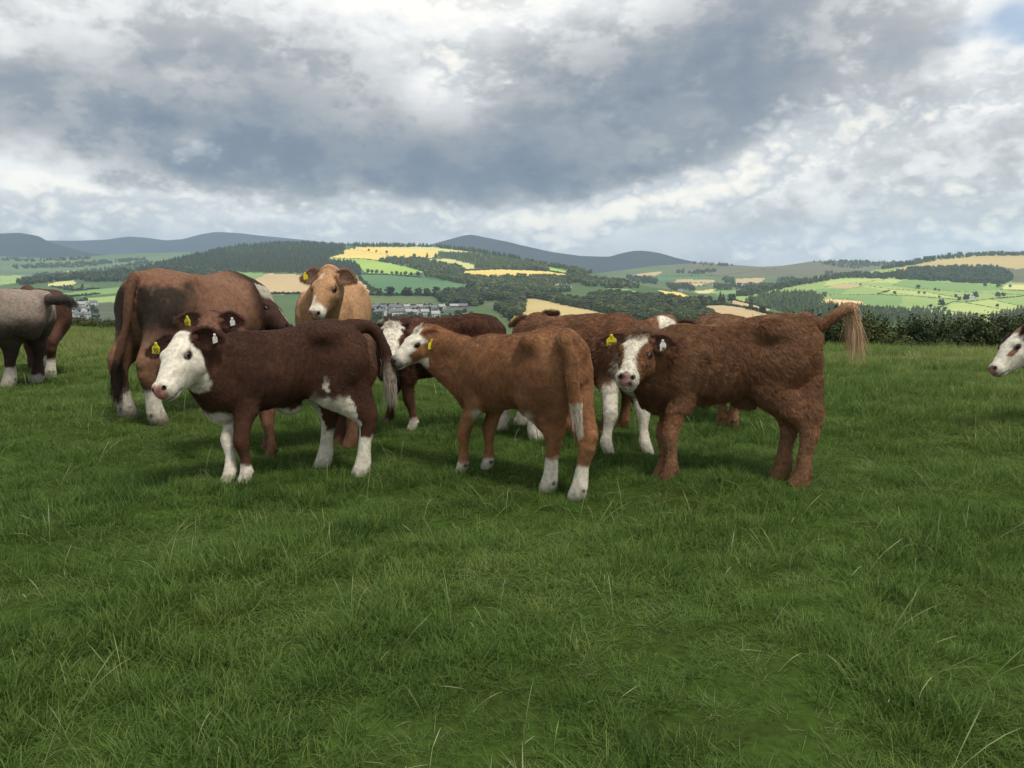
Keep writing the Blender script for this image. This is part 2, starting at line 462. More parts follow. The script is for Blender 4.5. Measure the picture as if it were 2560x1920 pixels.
# --- valley and the middle hill
S1 = sheet((-700, 2760), [(-700, 735), (-200, 722), (0, 715), (50, 705), (150, 692), (250, 684), (350, 672), (400, 658), (480, 639), (540, 625), (600, 614), (680, 608), (760, 607), (850, 610), (1000, 612), (1100, 615), (1180, 624),
            (1240, 635), (1300, 646), (1360, 656), (1420, 669), (1480, 682), (1560, 703), (1620, 716), (1700, 728), (1760, 736), (1830, 748), (1900, 765), (1980, 786), (2100, 806), (2760, 845)],
           [(1000, 120), (940, 180), (880, 300), (850, 450), (820, 700), (800, 850), (780, 1050), (760, 1250), (740, 1450), (720, 1700), (700, 1950), (680, 2250), (660, 2550), (640, 2850), (620, 3150), (604, 3400)], 960, 5.0, 2.6, seed=4)
F1 = [
 ("barley_field", 'barley', [(863, 623), (890, 620), (940, 619), (1024, 623), (1092, 627), (1097, 632), (1078, 645), (1036, 645), (985, 644), (949, 650), (912, 647), (825, 644), (831, 638), (860, 635)]),
 ("pale_field", 'pale', [(890, 620), (893, 616), (1080, 616), (1178, 629), (1178, 633), (1092, 627), (1024, 623), (940, 619)]),
 ("green_field", 'bright', [(820, 646), (912, 647), (946, 651), (1000, 664), (1044, 675), (1061, 680), (1010, 687), (912, 681), (904, 672), (884, 658)]),
 ("green_field", 'green', [(904, 686), (968, 687), (1052, 694), (1122, 704), (1192, 721), (1164, 726), (1097, 730), (940, 736), (918, 711), (898, 694)]),
 ("dull_field", 'dull', [(905, 740), (1090, 740), (1100, 756), (1080, 764), (920, 764)]),
 ("stubble_field", 'stubble', [(672, 684), (900, 692), (918, 712), (934, 730), (890, 737), (740, 735), (640, 738), (540, 745), (550, 722), (620, 705)]),
 ("green_field", 'right2', [(534, 678), (672, 684), (620, 705), (550, 722), (500, 715)]),
 ("barley_field", 'pale', [(1075, 648), (1097, 647), (1127, 648), (1186, 662), (1182, 672), (1164, 672), (1142, 665), (1127, 657), (1104, 659)]),
 ("barley_field", 'barley', [(1151, 678), (1186, 676), (1254, 674), (1330, 676), (1372, 679), (1441, 689), (1408, 694), (1283, 692), (1224, 695), (1164, 695)]),
 ("green_field", 'bright', [(1356, 664), (1383, 669), (1417, 676), (1417, 682), (1372, 678)]),
 ("green_field", 'bright', [(1457, 707), (1490, 707), (1488, 713), (1463, 715)]),
 ("green_field", 'right2', [(1517, 721), (1568, 722), (1611, 735), (1606, 742), (1553, 735)]),
 ("barley_field", 'wheat', [(1380, 735), (1472, 744), (1461, 756), (1436, 751)]),
 ("barley_field", 'barley', [(1645, 726), (1700, 731), (1721, 740), (1758, 750), (1752, 758), (1705, 753), (1671, 739)]),
 ("wheat_field", 'wheat', [(1309, 746), (1345, 747), (1408, 760), (1481, 775), (1545, 792), (1540, 815), (1280, 840), (1302, 790)]),
 ("stubble_field", 'stubble', [(1691, 767), (1809, 763), (1853, 769), (1935, 789), (1990, 803), (1850, 818), (1772, 798), (1731, 779)]),
 ("stubble_field", 'stubble', [(1830, 749), (1864, 758), (1925, 773), (1917, 781), (1876, 776), (1829, 758)]),
 ("pale_field", 'pale', [(118, 710), (150, 704), (186, 702), (190, 708), (178, 713), (124, 716)]),
 ("pale_field", 'dull', [(183, 714), (226, 711), (219, 724), (186, 726)]),
 ("green_field", 'right2', [(120, 738), (250, 722), (345, 712), (350, 730), (250, 736), (178, 744)]),
 ("green_field", 'right', [(206, 747), (250, 742), (340, 736), (345, 752), (250, 760), (212, 762)]),
 ("pale_field", 'pale', [(404, 638), (472, 630), (478, 634), (404, 647), (345, 658)]),
 ("stubble_field", 'stubble', [(1196, 743), (1262, 743), (1258, 752), (1200, 750)]),
 ("dull_field", 'heath', [(1204, 758), (1290, 759), (1286, 766), (1206, 764)]),
 ("gardens", 'garden', [(90, 750), (215, 757), (345, 754), (380, 800), (360, 845), (80, 845)]),
 ("gardens", 'garden', [(915, 763), (1110, 763), (1180, 763), (1180, 815), (915, 815)]),
]
lay(S1, "valley_ground", 'meadow', F1)

# --- hill on the right with its pastures
S2 = sheet((1700, 3260), [(1700, 800), (1780, 764), (1840, 740), (1900, 723), (1960, 709), (2030, 695), (2080, 687), (2150, 683), (2200, 673), (2260, 657), (2330, 645), (2400, 637), (2480, 633), (2560, 635), (2760, 640), (3260, 665)],
           [(900, 700), (860, 800), (840, 900), (820, 1050), (800, 1300), (780, 1500), (760, 1700), (740, 1900), (720, 2150), (700, 2400), (680, 2700), (660, 3000), (640, 3300), (625, 3500)], 870, 5.0, 2.6, seed=9)
F2 = [
 ("golden_heath", 'heath_gold', [(2200, 684), (2258, 668), (2350, 650), (2454, 639), (2560, 638), (2760, 642), (2760, 668), (2540, 672), (2488, 668), (2281, 672)]),
 ("hill_field", 'heath', [(2488, 668), (2540, 672), (2760, 668), (2760, 708), (2530, 706), (2523, 678)]),
 ("hill_field", 'right3', [(2071, 697), (2211, 695), (2258, 700), (2250, 707), (2150, 706), (2120, 712), (2060, 716)]),
 ("hill_field", 'stubble', [(2066, 719), (2096, 712), (2149, 712), (2163, 713), (2126, 721)]),
 ("hill_field", 'orange', [(2050, 761), (2064, 748), (2119, 748), (2154, 753), (2170, 768), (2246, 772), (2252, 780), (2154, 778), (2092, 768)]),
 ("hill_field", 'right2', [(2071, 738), (2193, 736), (2258, 738), (2253, 757), (2248, 771), (2172, 768), (2154, 753), (2080, 748)]),
 ("hill_field", 'right2', [(2040, 722), (2126, 721), (2100, 735), (2071, 738), (2030, 736)]),
 ("hill_field", 'right3', [(2163, 713), (2260, 722), (2400, 742), (2396, 746), (2225, 731), (2200, 722), (2150, 716)]),
 ("hill_field", 'right', [(2225, 732), (2396, 748), (2384, 752), (2338, 771), (2250, 772), (2258, 740)]),
 ("hill_field", 'right3', [(2373, 761), (2410, 756), (2511, 775), (2488, 786), (2368, 778)]),
 ("hill_field", 'right3', [(2424, 757), (2477, 749), (2560, 768), (2700, 800), (2640, 800), (2511, 774)]),
 ("hill_field", 'right', [(2477, 748), (2539, 742), (2700, 750), (2700, 795), (2560, 767)]),
 ("hill_field", 'right3', [(2275, 779), (2327, 774), (2454, 787), (2480, 800), (2407, 802)]),
 ("hill_field", 'pale', [(2490, 714), (2530, 711), (2700, 716), (2700, 730), (2511, 723)]),
 ("hill_field", 'right2', [(2258, 700), (2419, 709), (2511, 713), (2505, 724), (2420, 730), (2300, 722), (2230, 712)]),
]
lay(S2, "right_hill", 'right', F2)

# --- heath hills behind
S3 = sheet((1300, 2700), [(1300, 700), (1400, 694), (1500, 682), (1580, 672), (1640, 664), (1700, 660), (1760, 657), (1830, 662), (1900, 667), (1950, 665), (2000, 658), (2030, 653), (2100, 652), (2250, 656), (2400, 668), (2700, 690)],
           [(830, 1500), (790, 1700), (760, 2050), (740, 2350), (720, 2800), (700, 3300), (680, 3900), (660, 4500), (645, 5000)], 830, 6.0, 2.4, seed=14)
F3 = [
 ("heath_slope", 'heath', [(1640, 640), (2700, 640), (2700, 700), (2100, 692), (1990, 694), (1900, 690), (1800, 690), (1740, 680), (1690, 672)]),
 ("vale_field", 'stubble', [(1683, 705), (1697, 698), (1790, 699), (1786, 707), (1711, 708)]),
 ("vale_field", 'stubble', [(1837, 697), (1912, 694), (1902, 708), (1839, 709)]),
 ("vale_field", 'wheat', [(1703, 710), (1760, 708), (1758, 714), (1706, 715)]),
 ("vale_field", 'stubble', [(1782, 711), (1826, 708), (1822, 714), (1780, 715)]),
 ("vale_field", 'stubble', [(1826, 710), (1872, 710), (1868, 716), (1840, 715)]),
 ("vale_field", 'pale', [(1740, 728), (1790, 721), (1782, 732), (1742, 734)]),
 ("vale_field", 'right2', [(1780, 728), (1860, 724), (1850, 734), (1790, 736)]),
 ("vale_field", 'dull', [(1600, 684), (1700, 668), (1740, 690), (1640, 692)]),
 ("vale_field", 'stubble', [(1585, 685), (1660, 678), (1640, 688), (1590, 690)]),
 ("vale_field", 'green', [(1640, 692), (1790, 690), (1780, 697), (1650, 700)]),
]
lay(S3, "heath_hill", 'dull', F3)

# --- mountains
def mountain(name, top, r0, r1, ybot, mat, seed, back=(900, 160)):
    S = sheet((top[0][0], top[-1][0]), top, [(ybot, r0), (min(t[1] for t in top) - 3, r1)], ybot, 6.0, 3.0, back=back, seed=seed, rough=1.5, soft=3)
    o = link(name, mesh_np(name, S.V, S.Q), mat=LM[mat]); tag(o, kind="structure")
    return S
mountain("mountain", [(950, 640), (1040, 620), (1078, 611), (1106, 603), (1136, 595), (1158, 589), (1174, 586), (1192, 589), (1206, 592), (1277, 606), (1290, 610), (1379, 630), (1454, 640), (1522, 642), (1558, 632), (1578, 628), (1597, 626), (1620, 628),
          (1648, 632), (1692, 645), (1737, 655), (1800, 668), (1900, 690), (2000, 720)], 4600, 6400, 740, 'moor', 21)
mountain("mountain", [(-900, 610), (-300, 600), (60, 602), (114, 601), (182, 602), (267, 599), (300, 594), (325, 591), (374, 595), (413, 601), (456, 598), (501, 586), (530, 581), (553, 580), (602, 583), (651, 589), (744, 598), (828, 607), (912, 611), (1000, 618), (1150, 640)], 6500, 8200, 700, 'moor', 22)
mountain("mountain", [(-900, 640), (-500, 600), (-200, 588), (0, 584), (49, 582), (75, 586), (95, 590), (104, 593), (112, 600), (130, 607), (195, 626), (234, 634), (293, 640), (420, 655), (560, 690)], 4300, 5600, 720, 'moor', 23)
S4 = sheet((-900, 760), [(-900, 660), (0, 640), (120, 646), (230, 640), (330, 634), (460, 630), (560, 640), (760, 670)], [(780, 1900), (740, 2250), (720, 2600), (700, 3000), (680, 3450), (660, 4000), (630, 4700)], 780, 6.0, 2.5, seed=31)
lay(S4, "far_vale", 'farvale', [("vale_field", 'pale', [(148, 680), (192, 677), (192, 684), (150, 686)]), ("vale_field", 'right', [(0, 690), (60, 688), (80, 704), (0, 712)]), ("vale_field", 'dull', [(60, 660), (240, 655), (240, 665), (60, 670)])])

# ------------------------------------------------------------------ trees
def ico():
    t = (1 + 5 ** .5) / 2
    V = np.array([(-1, t, 0), (1, t, 0), (-1, -t, 0), (1, -t, 0), (0, -1, t), (0, 1, t), (0, -1, -t), (0, 1, -t), (t, 0, -1), (t, 0, 1), (-t, 0, -1), (-t, 0, 1)], float)
    V /= np.linalg.norm(V[0])
    F = [(0, 11, 5), (0, 5, 1), (0, 1, 7), (0, 7, 10), (0, 10, 11), (1, 5, 9), (5, 11, 4), (11, 10, 2), (10, 7, 6), (7, 1, 8), (3, 9, 4), (3, 4, 2), (3, 2, 6), (3, 6, 8), (3, 8, 9), (4, 9, 5), (2, 4, 11), (6, 2, 10), (8, 6, 7), (9, 8, 1)]
    V = list(map(tuple, V)); out = []; mid = {}
    def m(a, b):
        k = (min(a, b), max(a, b))
        if k not in mid:
            p = np.array(V[a]) + np.array(V[b]); p /= np.linalg.norm(p); V.append(tuple(p)); mid[k] = len(V) - 1
        return mid[k]
    for a, b, c in F:
        ab, bc, ca = m(a, b), m(b, c), m(c, a)
        out += [(a, ab, ca), (b, bc, ab), (c, ca, bc), (ab, bc, ca)]
    return np.array(V), np.array(out)
ICO_V, ICO_F = ico()

def leaf_cards(P, Nn, size, r, k=1):
    """small leaf-sprig faces, each turned its own way; P points, Nn outward"""
    n = len(P)
    a = r.normal(0, 1, (n, 3)); a -= Nn * (a * Nn).sum(1, keepdims=True) * .5; a /= np.linalg.norm(a, axis=1, keepdims=True)
    b = np.cross(a, Nn + r.normal(0, .6, (n, 3))); b /= np.linalg.norm(b, axis=1, keepdims=True) + 1e-9
    s = (size * r.uniform(.6, 1.4, n))[:, None]
    V = np.stack([P - a * s, P - b * s * .55 + a * s * .1, P + a * s, P + b * s * .55 + a * s * .1], 1).reshape(-1, 3)
    F = np.arange(4 * n).reshape(-1, 4)
    return V, F

def crown_mesh(kind, seed, leaves=420, leafsize=.07):
    """unit crown: base at z=0, height 1"""
    r = np.random.default_rng(seed)
    lobes = []
    if kind == 'round':
        for i in range(15):
            a = r.uniform(0, 2 * math.pi); z = r.uniform(.18, .86); rad = .36 * math.sqrt(max(.05, 1 - ((z - .5) / .52) ** 2)) * r.uniform(.55, 1)
            lobes.append((rad * math.cos(a), rad * math.sin(a), z, r.uniform(.13, .22), r.uniform(.11, .19)))
        lobes.append((0, 0, .5, .30, .36))
    elif kind == 'tall':
        for i in range(13):
            a = r.uniform(0, 2 * math.pi); z = r.uniform(.15, .9); rad = .17 * (1 - abs(z - .45)) * r.uniform(.4, 1)
            lobes.append((rad * math.cos(a), rad * math.sin(a), z, r.uniform(.08, .14), r.uniform(.12, .18)))
    elif kind == 'conifer':
        for i in range(11):
            z = .08 + .86 * i / 10; w = .20 * (1 - z) + .015
            for k in range(3 if z < .75 else 1):
                a = r.uniform(0, 2 * math.pi)
                lobes.append((w * .5 * math.cos(a), w * .5 * math.sin(a), z, w * r.uniform(.7, 1.05), .085))
    elif kind == 'bush':
        for i in range(13):
            a = r.uniform(0, 2 * math.pi); rad = .55 * math.sqrt(r.random()); z = r.uniform(.15, .78)
            lobes.append((rad * math.cos(a), rad * math.sin(a), z * (1 - .35 * rad), r.uniform(.18, .30), r.uniform(.15, .25)))
    Vs, Fs, off = [], [], 0
    P, Nn = [], []
    for (x, y, z, rh, rv) in lobes:
        V = ICO_V * np.array([rh, rh, rv]) * .86
        V = V * (1 + .22 * vnoise(ICO_V * 1.0 + np.array([x, y, z]) * 9, .5, seed))[:, None] + np.array([x, y, z])
        Vs.append(V); Fs.append(np.concatenate([ICO_F, ICO_F[:, 2:]], 1) + off); off += len(V)
        m = max(8, int(leaves / len(lobes)))
        d = r.normal(0, 1, (m, 3)); d /= np.linalg.norm(d, axis=1, keepdims=True)
        P.append(d * np.array([rh, rh, rv]) * r.uniform(.82, 1.10, (m, 1)) + np.array([x, y, z])); Nn.append(d)
    lv, lf = leaf_cards(np.concatenate(P), np.concatenate(Nn), leafsize, r)
    V = np.concatenate(Vs + [lv]); nF = np.concatenate(Fs)
    me = bpy.data.meshes.new("crown")
    faces = [tuple(f[:3]) for f in nF] + [tuple(f) for f in (lf + off)]
    me.from_pydata(V.tolist(), [], faces); me.update()
    return me

def leaf_mat(name, c, var=.35, hue=(.1, .0, .0)):
    m, nt, b, out = node_mat(name)
    L = nt.links.new
    oi = N(nt, "ShaderNodeObjectInfo"); tc = N(nt, "ShaderNodeTexCoord")
    n1 = N(nt, "ShaderNodeTexNoise"); n1.inputs["Scale"].default_value = 9; n1.inputs["Detail"].default_value = 3
    L(tc.outputs["Object"], n1.inputs["Vector"])
    mr = N(nt, "ShaderNodeMapRange"); mr.inputs[1].default_value = 0; mr.inputs[2].default_value = 1; mr.inputs[3].default_value = 1 - var; mr.inputs[4].default_value = 1 + var
    L(oi.outputs["Random"], mr.inputs[0])
    mr2 = N(nt, "ShaderNodeMapRange"); mr2.inputs[1].default_value = .3; mr2.inputs[2].default_value = .7; mr2.inputs[3].default_value = .7; mr2.inputs[4].default_value = 1.3
    L(n1.outputs[0], mr2.inputs[0])
    mu = N(nt, "ShaderNodeMath", operation='MULTIPLY'); L(mr.outputs[0], mu.inputs[0]); L(mr2.outputs[0], mu.inputs[1])
    w2 = N(nt, "ShaderNodeMath", operation='MULTIPLY'); w2.inputs[1].default_value = 7.31
    fr = N(nt, "ShaderNodeMath", operation='FRACT'); L(oi.outputs["Random"], w2.inputs[0]); L(w2.outputs[0], fr.inputs[0])
    mx0 = N(nt, "ShaderNodeMix", data_type='RGBA'); mx0.inputs[6].default_value = (*c, 1); mx0.inputs[7].default_value = (c[0] * 1.35 + hue[0] * .1, c[1] * 1.08, c[2] * .8, 1)
    L(fr.outputs[0], mx0.inputs[0])
    mx = N(nt, "ShaderNodeMix", data_type='RGBA', blend_type='MULTIPLY'); mx.inputs[0].default_value = 1
    L(mx0.outputs[2], mx.inputs[6]); L(mu.outputs[0], mx.inputs[7]); L(mx.outputs[2], b.inputs["Base Color"])
    b.inputs["Roughness"].default_value = .65; b.inputs["Specular IOR Level"].default_value = .15
    return m
TM = {'broad': leaf_mat("broad_leaves", (.075, .115, .045)), 'dark': leaf_mat("dark_leaves", (.040, .064, .030), .3), 'conifer': leaf_mat("needles", (.058, .092, .045), .35),
      'young': leaf_mat("young_needles", (.115, .175, .075), .25), 'pale': leaf_mat("pale_leaves", (.125, .165, .085), .3), 'hedge': leaf_mat("hedge_leaves", (.038, .064, .024), .3)}
mb, nt_, b_, o_ = node_mat("bark"); b_.inputs["Base Color"].default_value = (.07, .055, .04, 1); b_.inputs["Roughness"].default_value = .9
MAT['bark'] = mb

CROWN = {k: [crown_mesh(k, s0 + i, lv, ls) for i in range(n)] for k, s0, n, lv, ls in (('round', 100, 4, 420, .060), ('tall', 200, 2, 300, .05), ('conifer', 300, 3, 330, .045), ('bush', 400, 3, 300, .09))}

def inst_group(name, pts, sc, rot, var, protos):
    """many trees of a wood as one mass: points carry size, turn and kind; each point shows one prototype"""
    me = bpy.data.meshes.new(name)
    n = len(pts)
    me.vertices.add(n); me.vertices.foreach_set("co", np.asarray(pts, np.float32).ravel())
    for nm, dat, tp in (("sc", sc, 'FLOAT_VECTOR'), ("rot", rot, 'FLOAT'), ("kind_i", var, 'INT')):
        a = me.attributes.new(nm, tp, 'POINT')
        if tp == 'FLOAT_VECTOR': a.data.foreach_set("vector", np.asarray(dat, np.float32).ravel())
        else: a.data.foreach_set("value", np.asarray(dat, np.int32 if tp == 'INT' else np.float32))
    o = link(name, me)
    col = bpy.data.collections.new(name + "_kinds")
    for i, (pm, mt) in enumerate(protos):
        q = pm.copy(); q.materials.clear(); q.materials.append(mt)
        po = bpy.data.objects.new("%03d_%s" % (i, name), q); col.objects.link(po)
    ng = bpy.data.node_groups.new(name, 'GeometryNodeTree')
    ng.interface.new_socket("Geometry", in_out='INPUT', socket_type='NodeSocketGeometry')
    ng.interface.new_socket("Geometry", in_out='OUTPUT', socket_type='NodeSocketGeometry')
    nd = ng.nodes; L = ng.links.new
    gi = nd.new("NodeGroupInput"); go = nd.new("NodeGroupOutput")
    ip = nd.new("GeometryNodeInstanceOnPoints"); ip.inputs["Pick Instance"].default_value = True
    ci = nd.new("GeometryNodeCollectionInfo"); ci.inputs["Collection"].default_value = col; ci.inputs["Separate Children"].default_value = True; ci.inputs["Reset Children"].default_value = True
    def na(nm, tp):
        x = nd.new("GeometryNodeInputNamedAttribute"); x.data_type = tp; x.inputs["Name"].default_value = nm; return x.outputs["Attribute"]
    L(gi.outputs[0], ip.inputs["Points"]); L(ci.outputs[0], ip.inputs["Instance"])
    L(na("kind_i", 'INT'), ip.inputs["Instance Index"]); L(na("sc", 'FLOAT_VECTOR'), ip.inputs["Scale"])
    cx = nd.new("ShaderNodeCombineXYZ"); L(na("rot", 'FLOAT'), cx.inputs[2])
    er = nd.new("FunctionNodeEulerToRotation"); L(cx.outputs[0], er.inputs[0]); L(er.outputs[0], ip.inputs["Rotation"])
    L(ip.outputs[0], go.inputs[0])
    md = o.modifiers.new("trees", 'NODES'); md.node_group = ng
    return o

def sample_poly(poly, n, r):
    poly = np.asarray(poly, float)
    lo, hi = poly.min(0), poly.max(0)
    out = np.zeros((0, 2))
    while len(out) < n:
        p = r.uniform(lo, hi, (n * 3, 2))
        out = np.concatenate([out, p[inside(poly, p[:, 0], p[:, 1])]])
    return out[:n]
def area(poly):
    p = np.asarray(poly, float); q = np.roll(p, -1, 0)
    return abs((p[:, 0] * q[:, 1] - q[:, 0] * p[:, 1]).sum()) / 2

def wood(name, S, polys, kinds, h, dens, seed, wid=1.0, lines=()):
    """polys in photograph pixels on sheet S; dens = trees per 100 square pixels; lines = hedges: (points, spacing px, height m)"""
    r = np.random.default_rng(seed)
    P, SC = [], []
    for poly in polys:
        for (x, y) in sample_poly(poly, max(3, int(area(poly) / 100 * dens)), r):
            P.append(S.pt(x, y)); hh = r.uniform(*h); w = hh * wid * r.uniform(.8, 1.25); SC.append((w, w, hh))
    for (pts, sp, hl) in lines:
        pts = np.asarray(pts, float)
        for a, b in zip(pts[:-1], pts[1:]):
            n = max(1, int(np.linalg.norm(b - a) / sp))
            for i in range(n):
                q = a + (b - a) * (i + r.uniform(.1, .9)) / n
                P.append(S.pt(q[0], q[1] + r.uniform(-.4, .4))); hh = hl * r.uniform(.6, 1.3); w = max(hh * 1.1, 1.6) * r.uniform(.8, 1.5); SC.append((w, w, hh))
    n = len(P)
    P = np.array(P); P[:, 2] -= .4
    o = inst_group(name, P, SC, r.uniform(0, 6.28, n), r.integers(0, len(kinds), n), kinds)
    return o
C_ = CROWN
K_con = [(m, TM['conifer']) for m in C_['conifer']]
K_young = [(m, TM['young']) for m in C_['conifer']]
K_broad = [(m, TM['broad']) for m in C_['round']] + [(C_['tall'][0], TM['broad'])]
K_mix = K_broad + [(C_['round'][1], TM['pale']), (C_['conifer'][0], TM['conifer'])]
K_dark = [(m, TM['dark']) for m in C_['round']]
K_hedge = [(m, TM['dark']) for m in C_['bush']]

tag(wood("conifer_plantation", S1, [[(350, 672), (400, 660), (480, 641), (540, 626), (600, 615), (680, 609), (760, 608), (862, 612), (860, 635), (822, 644), (817, 652), (884, 658), (901, 672), (901, 688), (720, 683), (534, 677), (430, 665)],
      [(862, 612), (1000, 613), (1100, 616), (1180, 625), (1240, 635), (1300, 646), (1300, 650), (1180, 630), (1080, 618), (893, 618)]], K_con, (10, 15), 16, 1, 1.2), "dark conifer plantation covering the left side of the middle hill", "wood", kind="stuff")
tag(wood("young_plantation", S1, [[(1097, 634), (1178, 634), (1300, 653), (1360, 664), (1372, 676), (1254, 672), (1186, 671), (1186, 660), (1127, 647), (1097, 646)], [(560, 628), (640, 614), (760, 614), (800, 622), (700, 632), (600, 642)]], K_young, (9, 13), 12, 2, 1.3),
    "pale green young plantation on the middle hill", "wood", kind="stuff")
tag(wood("valley_wood", S1, [[(949, 651), (985, 645), (1036, 646), (1075, 651), (1104, 661), (1142, 667), (1165, 676), (1150, 690), (1200, 700), (1240, 720), (1190, 718), (1122, 703), (1080, 692), (1062, 682), (1044, 675), (1000, 663), (950, 654)],
      [(1165, 696), (1230, 696), (1290, 692), (1410, 696), (1450, 691), (1500, 700), (1560, 706), (1600, 720), (1570, 721), (1517, 720), (1490, 717), (1460, 717), (1456, 706), (1410, 712), (1425, 730), (1380, 733), (1300, 734), (1240, 725)],
      [(1300, 651), (1360, 658), (1420, 670), (1480, 684), (1450, 690), (1420, 683), (1417, 675), (1356, 664)], [(1254, 668), (1300, 662), (1372, 676), (1330, 675), (1254, 673)]], K_mix, (7, 13), 11, 3, 1.05),
    "mixed broadleaved woodland along the slope of the middle hill", "wood", kind="stuff")
tag(wood("dark_wood", S1, [[(1090, 738), (1190, 727), (1300, 739), (1385, 747), (1436, 754), (1461, 758), (1475, 746), (1517, 737), (1606, 745), (1660, 747), (1705, 756), (1752, 761), (1800, 763), (1690, 768), (1640, 772), (1731, 782), (1790, 801), (1660, 830), (1560, 810), (1545, 793), (1481, 776), (1408, 762), (1345, 747), (1311, 746), (1303, 790), (1285, 806), (1240, 776), (1290, 766), (1262, 754), (1200, 752), (1204, 766), (1120, 766), (1097, 752)],
      [(40, 706), (150, 693), (250, 686), (350, 674), (430, 664), (534, 679), (545, 690), (430, 702), (340, 702), (245, 706), (180, 701), (120, 706), (60, 714)]], K_dark + [(C_['round'][2], TM['broad'])], (8, 13), 8.5, 4, 1.05),
    "dark belt of broadleaved trees across the valley floor", "wood", kind="stuff")
tag(wood("hill_wood", S2, [[(2211, 690), (2281, 673), (2488, 669), (2523, 680), (2530, 701), (2511, 711), (2419, 708), (2258, 699), (2085, 694), (2150, 686)],
      [(1829, 742), (1884, 728), (1996, 708), (2057, 697), (2100, 689), (2140, 691), (2070, 701), (2000, 714), (1930, 729), (1880, 739)],
      [(2200, 675), (2260, 659), (2330, 646), (2400, 638), (2480, 634), (2560, 636), (2760, 641), (2760, 644), (2560, 639), (2454, 640), (2350, 650), (2258, 667)]], K_con + [(C_['round'][0], TM['conifer'])], (11, 16), 12, 5, 1.2),
    "blue-green wood wrapped around the right-hand hill", "wood", kind="stuff")
tag(wood("slope_plantation", S2, [[(1862, 754), (1941, 734), (2034, 735), (2061, 747), (2051, 762), (2100, 771), (2250, 782), (2300, 802), (2200, 840), (1955, 800), (1921, 779)]], K_young + K_con[:1], (10, 15), 9, 6, 1.2),
    "grey-green plantation on the lower slope of the right-hand hill", "wood", kind="stuff")
tag(wood("pale_conifers", S2, [[(2255, 786), (2290, 778), (2330, 782), (2400, 796), (2460, 806), (2440, 825), (2260, 825)], [(2470, 796), (2540, 780), (2640, 790), (2640, 830), (2480, 826)]], [(m, TM['pale']) for m in C_['conifer']], (9, 15), 4.5, 7, 1.0),
    "pale grey-green conifers rising behind the near hedge", "wood", kind="stuff")
tag(wood("heath_woods", S3, [[(1717, 683), (1786, 675), (1788, 682), (1719, 688)], [(1687, 680), (1715, 676), (1715, 682), (1687, 685)], [(1943, 700), (1988, 697), (1988, 705), (1943, 707)], [(1735, 660), (1760, 658), (1830, 663), (1835, 667), (1760, 663)],
      [(2028, 655), (2100, 653), (2250, 657), (2255, 661), (2180, 667), (2130, 673), (2085, 665)], [(1805, 698), (1835, 698), (1836, 709), (1806, 707)], [(2065, 680), (2081, 680), (2081, 688), (2065, 687)], [(1780, 716), (1880, 716), (1880, 722), (1790, 726)], [(1660, 712), (1700, 716), (1740, 718), (1730, 730), (1680, 728)], [(1880, 718), (1960, 712), (1940, 722), (1870, 732)], [(1560, 690), (1640, 700), (1640, 712), (1580, 706)]],
    K_con + K_broad[:1], (11, 17), 9, 8, 1.3, lines=[([(1640, 692), (1790, 690), (1850, 684)], 4, 5), ([(1683, 708), (1800, 708)], 4, 5), ([(1830, 709), (1905, 708)], 4, 5), ([(1700, 716), (1770, 716)], 4, 5), ([(1850, 684), (1890, 676), (1960, 672)], 5, 5)]),
    "dark blocks of wood and hedges on the far heath hills", "wood", kind="stuff")
tag(wood("far_trees", S4, [[(80, 690), (200, 682), (320, 662), (380, 652), (390, 660), (300, 676), (220, 690), (90, 700)], [(30, 664), (200, 658), (360, 646), (370, 650), (210, 668), (40, 672)], [(0, 646), (110, 650), (230, 644), (230, 648), (100, 655), (0, 652)]], K_con + K_broad[:2], (10, 16), 7, 9, 1.6),
    "blue hazy woods in the far vale on the left", "wood", kind="stuff")
# hedgerows
tag(wood("hill_hedgerows", S2, [], [(m, TM['broad']) for m in C_['bush']], (3, 4), 1, 10, 1.0, lines=[([(2060, 717), (2096, 711), (2150, 706), (2211, 700)], 3.4, 1.8), ([(2126, 721), (2163, 714), (2225, 722), (2300, 728), (2400, 744)], 3.4, 1.8), ([(2071, 738), (2193, 736), (2258, 739), (2340, 745), (2396, 749)], 3.4, 2.0),
      ([(2080, 748), (2119, 747), (2154, 752), (2170, 767), (2246, 772), (2338, 772)], 3.4, 1.8), ([(2193, 736), (2225, 726)], 3, 3.5), ([(2338, 772), (2384, 754), (2410, 757), (2511, 775), (2600, 792)], 3, 2.2), ([(2410, 756), (2477, 748), (2560, 740), (2660, 738)], 3, 2.6), ([(2477, 749), (2560, 768), (2660, 792)], 3.4, 2.0), ([(2327, 774), (2368, 778), (2454, 788), (2488, 786)], 3.4, 2.0),
      ([(2230, 712), (2300, 722), (2420, 731), (2505, 735), (2600, 738)], 4.4, 1.8), ([(2500, 724), (2560, 727), (2660, 730)], 3.4, 2.4)]), "thin dark hedgerows between the pastures of the right-hand hill", "hedgerow", kind="stuff")
